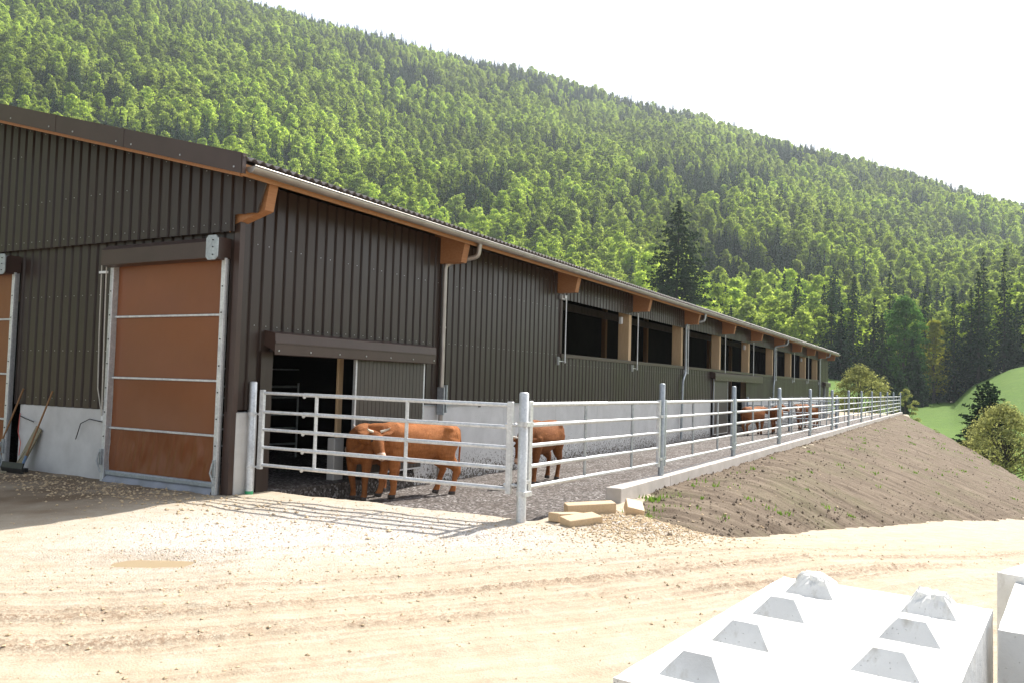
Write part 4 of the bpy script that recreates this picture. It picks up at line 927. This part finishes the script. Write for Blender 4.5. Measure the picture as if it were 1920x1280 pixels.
# ------------------------------------------------------------------ cattle
def mk_hide(nm='red_brown_hide', gain=1.0):
    t = NT(nm); p = t.pos((1, 1, 1)); n = t.noise(t.pos((1.4, 1.4, 4)), 4, 7, .65); b = t.noise(p, 1.8, 4)
    c = t.mix(t.ramp(n, [(.3, 0), (.7, 1)]), (.19, .066, .020), (.31, .118, .040)); c = t.mix(t.ramp(b, [(.5, 0), (.75, .6)]), c, (.40, .18, .075))
    d_ = t.noise(t.pos((7, 7, 2.2)), 5, 6, .75); c = t.mix(t.ramp(d_, [(.42, .35), (.6, 0)]), c, (.12, .038, .012)); oi = t.n('ShaderNodeObjectInfo'); hv = t.n('ShaderNodeHueSaturation'); mr = t.n('ShaderNodeMapRange'); t.put(mr.inputs[0], oi.outputs['Random']); mr.inputs[3].default_value = .9*gain; mr.inputs[4].default_value = 1.15*gain; t.put(hv.inputs['Color'], c); t.put(hv.inputs['Value'], mr.outputs[0]); c = hv.outputs[0]
    return t.pbr(c, .75, 0, t.bump(d_, .03), .12)
M['hide'] = mk_hide(); M['hide2'] = mk_hide('light_ginger_hide', 1.45)
M['pale'] = m_simple('pale_muzzle', (.50, .32, .22), (.62, .42, .30), 12, .5, 0, .003)
M['hoof'] = m_simple('dark_hoof', (.03, .022, .018), (.06, .045, .035), 9, .6, 0, .004)
M['horn'] = m_simple('horn', (.55, .48, .38), (.65, .58, .48), 9, .45, 0, .001)
M['eye'] = m_simple('eye', (.006, .005, .004), (.01, .008, .006), 9, .12, 0, .0)
def ring_loft(mb, st, n=14):
    """st: list of (centre, axis_a*ra, axis_b*rb)"""
    vs = []
    for c, a, b in st:
        for j in range(n):
            th = 2*math.pi*j/n; vs.append(V(*c)+V(*a)*math.cos(th)+V(*b)*math.sin(th))
    k = len(st); fs = [(i*n+j, i*n+(j+1) % n, (i+1)*n+(j+1) % n, (i+1)*n+j) for i in range(k-1) for j in range(n)]
    mb.add(vs, fs, 0, True); mb.add(vs[:n], [tuple(range(n))[::-1]]); mb.add(vs[-n:], [tuple(range(n))])
def limb(mb, pts, rr, n=12):
    k = len(pts); st = []
    for i, (p, r) in enumerate(zip(pts, rr)):
        t = V(*pts[min(i+1, k-1)])-V(*pts[max(i-1, 0)]); t /= np.linalg.norm(t); ra, rb = r if hasattr(r, '__len__') else (r, r)
        b = np.cross(t, V(0, 1, 0)) if abs(t[1]) < .9 else np.cross(t, V(0, 0, 1)); b /= np.linalg.norm(b); a = np.cross(b, t)
        st.append((p, a*ra, b*rb))
    ring_loft(mb, st, n)
def make_cow(loc, rz, label, neck, headdir, step=(0, 0, 0, 0), scale=1.0, horns=True, tail=True, headup=V(0, 0, 1), vox=.02, tipear=0, hide='hide'):
    e = empty('cow', loc, rz); e.scale = (scale,)*3; tag(e, label, 'cow', None)
    mb = MB()
    # trunk: (x, zc, half width, half height)
    tr = [(-.86, 1.06, .07, .10), (-.83, 1.05, .17, .20), (-.74, 1.03, .235, .27), (-.58, 1.01, .275, .31), (-.38, .985, .275, .315), (-.15, .945, .305, .345), (.08, .935, .315, .355), (.30, .955, .295, .345), (.48, .985, .25, .335), (.62, 1.0, .21, .30), (.74, 1.0, .15, .22), (.80, 1.0, .08, .12)]
    ring_loft(mb, [((x, 0, z), V(0, w, 0), V(0, 0, h)) for x, z, w, h in tr], 20)
    limb(mb, [(-.78, 0, 1.27), (-.4, 0, 1.275), (0, 0, 1.255), (.35, 0, 1.29), (.5, 0, 1.29)], [.05, .06, .06, .07, .05])   # top line
    for s in (1, -1): mb.blob((-.56, .17*s, 1.19), (.13, .09, .08)); mb.blob((-.55, .15*s, .92), (.22, .13, .27)); mb.blob((.47, .15*s, .93), (.15, .10, .24))
    N_ = [V(*p) for p in neck]; limb(mb, [(.42, 0, 1.10)]+[tuple(p) for p in N_], [(.20, .26)]+[(.17-.02*i, .215-.035*i) for i in range(len(N_))], 14)
    # brisket / dewlap
    limb(mb, [(.40, 0, .72), (.62, 0, .74), tuple((V(.74, 0, .86)+N_[0]*.0)), tuple(N_[1]+V(0, 0, -.15))], [(.09, .09), (.10, .12), (.07, .12), (.05, .07)], 10)
    # head
    hp = N_[-1]; hd = V(*headdir); hd /= np.linalg.norm(hd); hu = headup-hd*(headup@hd); hu /= np.linalg.norm(hu); hs = np.cross(hu, hd)
    H = lambda f_, s_, u_: tuple(hp+hd*f_+hs*s_+hu*u_)
    st = [(-.09, 0, .06, .08), (-.03, .005, .115, .13), (.07, .0, .125, .145), (.17, -.015, .105, .13), (.28, -.03, .078, .10), (.36, -.04, .072, .085), (.43, -.045, .080, .078), (.47, -.045, .055, .05)]
    ring_loft(mb, [(H(f_, 0, u_), hs*w, hu*h) for f_, u_, w, h in st], 14)
    for s in (1, -1):      # ears
        c = V(*H(-.02, .12*s, .06)); t = hs*s*.8-hd*.25+hu*(-.05+tipear); t /= np.linalg.norm(t); b = np.cross(t, hd); b /= np.linalg.norm(b); a = np.cross(b, t)
        ring_loft(mb, [(c, a*.025, b*.022), (c+t*.07, a*.07, b*.02), (c+t*.16, a*.065, b*.016), (c+t*.24, a*.014, b*.012)], 10)
        mb.blob(H(.10, .105*s, .05), (.035, .035, .03))
    # legs
    hoofs = []
    for k, (x, s) in enumerate(((.50, 1), (.50, -1))):
        d = step[k]; limb(mb, [(x-.02, .14*s, .98), (x, .155*s, .72), (x+.02+d*.35, .15*s, .46), (x+.03+d*.45, .145*s, .40), (x+.01+d*.8, .14*s, .20), (x+.01+d*.95, .14*s, .11), (x+.045+d, .14*s, .035), (x+.05+d, .14*s, .0)], [(.13, .16), (.10, .125), (.068, .078), (.066, .070), (.046, .052), (.052, .058), (.060, .072), (.062, .074)])
        hoofs.append((x+.045+d, .14*s))
    for k, (x, s) in enumerate(((-.56, 1), (-.56, -1))):
        d = step[2+k]; limb(mb, [(x-.02, .15*s, 1.02), (x+.05, .165*s, .78), (x-.02+d*.3, .155*s, .62), (x-.15+d*.55, .15*s, .50), (x-.16+d*.6, .15*s, .44), (x-.10+d*.85, .145*s, .24), (x-.08+d*.95, .145*s, .12), (x-.045+d, .145*s, .035), (x-.04+d, .145*s, 0)], [(.14, .25), (.13, .21), (.092, .145), (.062, .09), (.054, .07), (.046, .052), (.050, .056), (.060, .072), (.062, .074)])
        hoofs.append((x-.045+d, .145*s))
    me = mb.mesh('cow_body', [M['hide'], M['pale'], M['hoof']]); o = link_mesh('body', me, e)
    rm = o.modifiers.new('r', 'REMESH'); rm.mode = 'VOXEL'; rm.voxel_size = vox; rm.use_smooth_shade = True
    sm = o.modifiers.new('s', 'SMOOTH'); sm.factor = .6; sm.iterations = 5
    dg = bpy.context.evaluated_depsgraph_get(); me2 = bpy.data.meshes.new_from_object(o.evaluated_get(dg)); o.modifiers.clear(); o.data = me2
    while len(me2.materials) < 3: me2.materials.append(M['hide'])
    for i, m_ in enumerate((M[hide], M['pale'], M['hoof'])): me2.materials[i] = m_
    mz = V(*H(.46, 0, -.05)); ctr = np.zeros(len(me2.polygons)*3); me2.polygons.foreach_get('center', ctr); ctr = ctr.reshape(-1, 3)
    mi = np.zeros(len(ctr), np.int32); mi[np.linalg.norm(ctr-mz, axis=1) < .115+.02*np.sin(ctr[:, 2]*80)] = 1; mi[ctr[:, 2] < .075] = 2
    me2.polygons.foreach_set('material_index', mi); me2.polygons.foreach_set('use_smooth', [True]*len(mi)); me2.update()
    for s in (1, -1):
        m2 = MB(); m2.blob(H(.115, .118*s, .055), (.02, .02, .02)); m2.build('eye', M['eye'], e)
        m2 = MB(); m2.blob(H(.485, .035*s, -.03), (.013, .013, .016)); m2.build('nostril', M['eye'], e)
        if horns:
            c = V(*H(-.05, .07*s, .11)); m2 = MB(); m2.tube([c, c+hs*s*.07+hu*.03, c+hs*s*.12+hu*.075+hd*.02, c+hs*s*.13+hu*.13+hd*.04], [.024, .021, .014, .004], 8); m2.build('horn', M['horn'], e)
    if tail:
        m2 = MB(); m2.tube([(-.80, 0, 1.24), (-.89, .0, 1.17), (-.92, .01, .95), (-.90, .02, .70), (-.90, .02, .56)], [.035, .03, .022, .018, .015], 8); m2.tube([(-.90, .02, .58), (-.90, .02, .48), (-.90, .03, .38), (-.89, .03, .30)], [.018, .038, .032, .006], 8); m2.build('tail', M[hide], e)
    return e
def yy(x, y): return float(yz(x, y))
# headings: 0 = along the barn away from the camera; pi = towards the camera's left
cA = make_cow((12.24, 9.68, yy(12.3, 9.58)), rad(190), 'red brown cow in the open doorway turning its pale muzzle towards the gate', [(.66, .06, 1.12), (.78, .24, 1.16), (.78, .46, 1.12)], (.52, .62, -.62), (.03, -.08, .05, -.1), 1.02, tipear=.15)
cB = make_cow((12.56, 8.93, yy(12.7, 8.8)), rad(154), 'lighter ginger cow behind the gate whose head is hidden by the cow in the doorway', [(.66, -.04, 1.10), (.80, -.20, 1.12), (.84, -.40, 1.06)], (.45, -.7, -.55), (.0, .12, -.08, .10), 1.03, hide='hide2')
cC = make_cow((15.75, 7.95, yy(15.5, 7.9)), rad(181), 'single red brown cow standing behind the thick corner post of the railing', [(.68, .0, 1.06), (.86, .02, .98), (1.0, .04, .88)], (.65, .1, -.8), (.08, -.08, .06, -.06), .98)
cD = make_cow((39.4, 8.7, yy(39, 8.7)), rad(-20), 'left red brown cow of the pair standing before the second doorway', [(.68, 0, 1.12), (.86, .0, 1.16), (1.0, .0, 1.16)], (.9, -.3, -.35), (.1, -.1, .1, -.1), 1.0, vox=.03)
cE = make_cow((41.2, 8.0, yy(41, 8.0)), rad(8), 'right red brown cow of the pair before the second doorway, head raised', [(.68, 0, 1.14), (.84, -.08, 1.22), (.95, -.16, 1.26)], (.45, -.8, -.25), (.0, .1, -.1, .1), 1.0, vox=.03)
cF = make_cow((45.6, 7.3, yy(45.6, 7.3)), rad(150), 'red brown cow facing left beyond the inner railing', [(.68, 0, 1.14), (.84, .08, 1.2), (.97, .14, 1.22)], (.6, .7, -.3), (.1, -.1, .1, -.1), 1.0, vox=.03)
cG = make_cow((49.6, 7.9, yy(49.6, 7.9)), rad(165), 'farthest red brown cow, behind the left facing cow beyond the inner railing', [(.68, 0, 1.12), (.86, .0, 1.1), (1.0, .0, 1.04)], (.8, 0, -.6), (.1, -.1, .1, -.1), 1.0, vox=.03)

# ------------------------------------------------------------------ small things
def oriented(name, dims, loc, rot, mat, label, cat, bev=.008, group=None):
    mb = MB(); mb.box(tuple(-d/2 for d in dims), tuple(d/2 for d in dims), 0, None, bev); o = mb.build(name, mat); o.location = loc; o.rotation_euler = tuple(rad(a) for a in rot); tag(o, label, cat, group); return o
oriented('timber_offcut', (.50, .30, .13), (10.13, 4.48, .08), (3, -5, -38), M['offcut'], 'flat square timber offcut lying foremost beside the thick corner post', 'timber offcut')
oriented('timber_offcut', (.46, .24, .12), (10.36, 4.80, .07), (-4, 3, -28), M['offcut'], 'low timber offcut half hidden behind the foremost offcut', 'timber offcut')
oriented('timber_offcut', (.72, .24, .19), (11.02, 4.74, .10), (2, -3, -52), M['offcut'], 'tall long timber offcut lying against the end of the concrete kerb', 'timber offcut')
oriented('timber_offcut', (.38, .25, .16), (11.32, 4.18, .12), (12, -12, 25), M['offcut'], 'short tilted timber offcut at the top of the rubble by the earth bank', 'timber offcut')
def leaning(name, p0, p1, r, mat, label, cat):
    e = empty(name, p0); tag(e, label, cat); mb = MB(); d = tuple(b-a for a, b in zip(p0, p1)); mb.tube([(0, 0, 0), d], r, 8); mb.build('handle', mat, e); return e
e = leaning('shovel', (9.02, 16.32, .02), (9.19, 15.72, 1.52), .017, M['handle'], 'long wooden handled shovel leaning by the left roller door', 'shovel')
mb = MB(); mb.box((-.03, -.09, -.08), (.0, .09, .16), 0, bev=.01); mb.build('blade', M['black'], e)
e = leaning('broom', (8.95, 15.22, .10), (9.18, 14.78, 1.50), .017, M['handle'], 'wooden handled broom leaning against the concrete base in front of the grey board', 'broom')
mb = MB(); mb.tube([(0, 0, -.02), (.03, -.06, .2)], .024, 8); mb.build('ferrule', M['blue'], e)
mb = MB(); mb.box((-.035, -.16, -.10), (.035, .16, -.02), 0, bev=.01); mb.build('brush_head', M['black'], e)
e = empty('scraper', (8.74, 15.12, .0)); tag(e, 'wide black rubber scraper blade standing on the ground beneath the broom', 'scraper')
mb = MB(); mb.prism([(-.02, 0, 0), (-.045, 0, .10), (-.02, 0, .20), (.0, 0, .20), (-.025, 0, .10), (.0, 0, 0)], (0, -.33, 0), (0, .33, 0)); mb.build('blade', M['black'], e)
mb = MB(); mb.tube([(0, 0, .1), (.2, .02, .38)], .013, 6); mb.build('handle', M['greywood'], e)
mb = MB(); Mx = Matrix.Translation((9.10, 15.30, .42)) @ Matrix.Rotation(rad(14), 4, 'Y') @ Matrix.Rotation(rad(20), 4, 'X'); mb.box((-.015, -.10, -.46), (.015, .10, .42), 0, Mx, .003); tag(mb.build('wooden_board', M['greywood']), 'short grey board leaning on the concrete base between shovel and broom', 'board')
oriented('wooden_lath', (.025, .95, .04), (8.45, 15.55, .03), (0, 0, 20), M['greywood'], 'thin grey lath lying on the dirt in front of the scraper', 'lath')

# cast blocks
def rough_block(name, loc, rz, L, Wd, H, knobs, label, broken=()):
    nx, ny, nzv = int(L/.03), int(Wd/.03), int(H/.05); e = empty(name, loc, rz); tag(e, label, 'concrete block', 'cast concrete blocks beside the camera')
    vs = []; fs = []; mb = MB()
    def face(o, a, b, na, nb):
        v = []; 
        for i in range(na+1):
            for j in range(nb+1): v.append(V(*o)+V(*a)*i/na+V(*b)*j/nb)
        v = np.array(v); f = [(i*(nb+1)+j, (i+1)*(nb+1)+j, (i+1)*(nb+1)+j+1, i*(nb+1)+j+1) for i in range(na) for j in range(nb)]; return v, f
    F = [face((0, 0, H), (L, 0, 0), (0, Wd, 0), nx, ny), face((0, 0, 0), (L, 0, 0), (0, 0, H), nx, nzv), face((0, Wd, 0), (0, 0, H), (L, 0, 0), nzv, nx), face((0, 0, 0), (0, 0, H), (0, Wd, 0), nzv, ny), face((L, 0, 0), (0, Wd, 0), (0, 0, H), ny, nzv)]
    hx = lambda p: (vnoise(p[:, 0]*13+p[:, 2]*7, p[:, 1]*13, 5)-.5)
    for v, f in F:
        c = V(L/2, Wd/2, H/2); q = v-c; ex = np.minimum.reduce([np.where(np.abs(np.abs(q[:, 0])-L/2) < 1e-6, 9, L/2-np.abs(q[:, 0])), np.where(np.abs(np.abs(q[:, 1])-Wd/2) < 1e-6, 9, Wd/2-np.abs(q[:, 1])), np.where(np.abs(q[:, 2]-H/2) < 1e-6, 9, H/2-q[:, 2])])
        ex = np.clip(ex, 0, 9); n_ = fbm(v[:, 0]*9+v[:, 2]*3, v[:, 1]*9+v[:, 2]*9, 12, 4); k = np.exp(-ex/.022)*(.012+.050*np.clip(n_+.12, 0, 1)); v = v-q/np.linalg.norm(q, axis=1, keepdims=True)*k[:, None]+0.0015*n_[:, None]
        mb.add(v, f, 0, True)
    mb.build('block_body', M['block'], e)
    for (kx, ky) in knobs:
        brk = (kx, ky) in broken; m2 = MB(); n = 14; top = .068 if not brk else .076; vs = []
        for iz in range(6):
            f_ = iz/5
            for a in range(4*n):
                s_, t_ = divmod(a, n); w = (.098*(1-f_)+.042*f_); u = -1+2*t_/n; p = [(u, -1), (1, u), (-u, 1), (-1, -u)][s_]; vs.append([kx+p[0]*w, ky+p[1]*w, H-.004+top*f_])
        vs.append([kx, ky, H+top-.004+(.01 if brk else 0)]); vs = np.array(vs); m = 4*n
        if brk:
            hgt = (vs[:, 2]-H)/top; nn = fbm(vs[:, 0]*70, vs[:, 1]*70+vs[:, 2]*60, 9, 3); vs[:, :2] += ((nn*.013*(hgt > .4))[:, None])*np.sign(vs[:, :2]-V(kx, ky)); vs[:, 2] += nn*.011*(hgt > .55)
        else: vs += .0015*fbm(vs[:, 0]*30, vs[:, 1]*30+vs[:, 2]*20, 3, 2)[:, None]
        m2.add(vs, [(i*m+a, i*m+(a+1) % m, (i+1)*m+(a+1) % m, (i+1)*m+a) for i in range(5) for a in range(m)]+[(5*m+a, 5*m+(a+1) % m, len(vs)-1) for a in range(m)], 0, False); m2.build('knob', M['block'], e)
    return e
bang = math.atan2(-.105, 1.0)
kn = [(x, y) for x in (.2, .6, 1.0, 1.4) for y in (.185, .615)]
rough_block('cast_block', (2.12, .07, .02), bang, 1.6, .80, 1.06, kn, 'nearest white concrete block with two rows of knobs, two of them crumbled', broken=((1.4, .185), (1.4, .615)))
rough_block('cast_block', (3.36, -.90, .02), bang, 1.05, .80, 1.05, [(.3, .2), (.7, .2)], 'white concrete block with a broken front edge at the right picture edge')
rough_block('cast_block', (4.08, -.89, .0), rad(-22), 1.6, .82, 1.10, [(.4, .3), (1.2, .3)], 'farthest concrete block showing a grey front face at the right picture edge')
rough_block('cast_block', (2.12, -1.12, .0), bang+.03, 1.0, .80, .98, [], 'lowest concrete block in the bottom right corner of the picture')

# scattered stones, clods and grass
def scatter(name, P, sz, mat, label=None, cat=None, seed=1, flat=.6):
    rng = np.random.default_rng(seed); n = len(P); base = np.array([(1, 0, 0), (-1, 0, 0), (0, 1, 0), (0, -1, 0), (0, 0, 1), (0, 0, -1)], float)
    fc = np.array([(0, 2, 4), (2, 1, 4), (1, 3, 4), (3, 0, 4), (2, 0, 5), (1, 2, 5), (3, 1, 5), (0, 3, 5)])
    v = np.tile(base, (n, 1, 1))*rng.uniform(.55, 1.25, (n, 6, 1)); v[:, :, 2] *= flat; a = rng.uniform(0, 6.28, n); c, s_ = np.cos(a), np.sin(a)
    x = v[:, :, 0]*c[:, None]-v[:, :, 1]*s_[:, None]; y = v[:, :, 0]*s_[:, None]+v[:, :, 1]*c[:, None]; v = np.stack([x, y, v[:, :, 2]], -1)*np.asarray(sz)[:, None, None]+np.asarray(P)[:, None, :]
    f = (fc[None]+6*np.arange(n)[:, None, None]).reshape(-1, 3); me = np_mesh(name, v.reshape(-1, 3), f, mat, smooth=False); return tag(link_mesh(name, me), label, cat, kind='stuff')
rng = np.random.default_rng(3); P = []; Z = []
def addp(n, cx, cy, sx, sy, s0, s1, pw=3):
    for _ in range(n):
        x = rng.normal(cx, sx); y = rng.normal(cy, sy)
        if x > 9.95 and y > 4.6 or x < 2 or x > 30: continue
        if x > 12.2 and ytoe(x) < y: continue
        if x > 9.1 and y > 10.1: continue
        s = s0+(s1-s0)*rng.random()**pw; P.append((x, y, gz(x, y)+s*.25)); Z.append(s)
addp(6500, 10.75, 3.9, .66, .52, .005, .026, 2); addp(2600, 7.5, 7.4, 1.7, 1.7, .004, .02); addp(1800, 8.4, 12, .5, 2.2, .006, .04); addp(1000, 7, 4, 3, 3, .004, .014, 4); addp(1500, 9.0, 5.6, .7, 1.4, .004, .018)
for _ in range(3000):
    o_, w_, a_ = RUTS[rng.integers(0, 9)]; k = rng.integers(0, len(RP)-1); f_ = rng.random(); p = RP[k]*(1-f_)+RP[k+1]*f_; d = RP[k+1]-RP[k]; d = d/np.hypot(*d); q = o_+rng.choice((-1, 1))*w_*1.7+rng.normal(0, .05); x, y = p[0]-d[1]*q, p[1]+d[0]*q
    if 2.5 < x < 16 and y < 9.5 and (x < 12 or y < ytoe(x)-.2): s = .005+.017*rng.random()**3; P.append((x, y, gz(x, y)+s*.2)); Z.append(s)
scatter('gravel', P, Z, M['stone'], 'loose pale limestone chips strewn over the dirt in front of the gate', 'gravel', 2)
ns, ntt = BV.shape[:2]; P = []; Z = []
for _ in range(7000):
    i = int(rng.random()**.75*(ns-2)); j = int(rng.random()*(ntt-1)) if rng.random() < .6 else int(ntt-1-abs(rng.normal(0, 5))) if rng.random() < .6 else int(abs(rng.normal(0, 3)))
    j = min(max(j, 0), ntt-1); s = .008+.034*rng.random()**4; p = BV[i, j]; P.append((p[0]+rng.normal(0, .05), p[1]+rng.normal(0, .03), p[2]+s*.2)); Z.append(s)
scatter('soil_clods', P, Z, M['clod'], 'brown clods of earth scattered over the raked bank', 'soil', 5, .8)
P = []; Z = []
for _ in range(420):
    i = int(rng.random()**.8*(ns-2)); j = int(rng.random()*(ntt-1)); s = .010+.03*rng.random()**3; p = BV[i, j]; P.append((p[0], p[1], p[2]+s*.3)); Z.append(s)
scatter('bank_stones', P, Z, M['stone'], 'small pale stones dotted over the brown earth bank', 'stones', 6, .6)
def tufts():
    vs = []; fs = []; rng = np.random.default_rng(8); spots = [(13.2, 4.45, .15, 110), (12.75, 4.72, .04, 16), (11.5, 4.0, .04, 14)]
    for _ in range(75):
        i = int(rng.random()**.75*(ns-2)); j = int((.05+.9*rng.random())*(ntt-1)); p = BV[i, j]; spots.append((p[0], p[1], .05+.16*rng.random()**2*(1+p[0]*.03), int(6+18*rng.random())))
    B2 = BV[:, :, :2].reshape(-1, 2); BZ = BV[:, :, 2].reshape(-1)
    for x, y, r, n in spots:
        z = BZ[np.argmin(((B2-V(x, y))**2).sum(1))]
        for _ in range(n):
            px, py = x+rng.normal(0, r), y+rng.normal(0, r*.6); h = rng.uniform(.02, .07)*(1+x*.010); a = rng.uniform(0, 6.28); w = .006+.0006*x; l = rng.uniform(.2, .8)*h
            k = len(vs); zz = z+(py-y)*.15; vs += [(px-w*math.cos(a), py-w*math.sin(a), zz-.02), (px+w*math.cos(a), py+w*math.sin(a), zz-.02), (px+l*math.sin(a), py-l*math.cos(a), zz+h)]; fs.append((k, k+1, k+2))
    me = np_mesh('grass_tufts', vs, fs, M['grass'], smooth=False); tag(link_mesh('grass_tufts', me), 'thin green grass tufts sprouting on the brown earth bank', 'grass', kind='stuff')
tufts()

# ------------------------------------------------------------------ haze
HAZE = True
if HAZE:
    t = NT('haze'); t.t.nodes.clear(); out = t.n('ShaderNodeOutputMaterial'); pv = t.n('ShaderNodeVolumePrincipled'); pv.inputs['Color'].default_value = (.82, .92, 1, 1); pv.inputs['Density'].default_value = .00015; pv.inputs['Anisotropy'].default_value = .35
    t.t.links.new(pv.outputs[0], out.inputs['Volume']); mb = MB(); mb.box((-130, -1300, -90), (1420, 1420, 620)); o = mb.build('haze', t.m); tag(o, kind='stuff'); t.m.volume_intersection_method if False else None
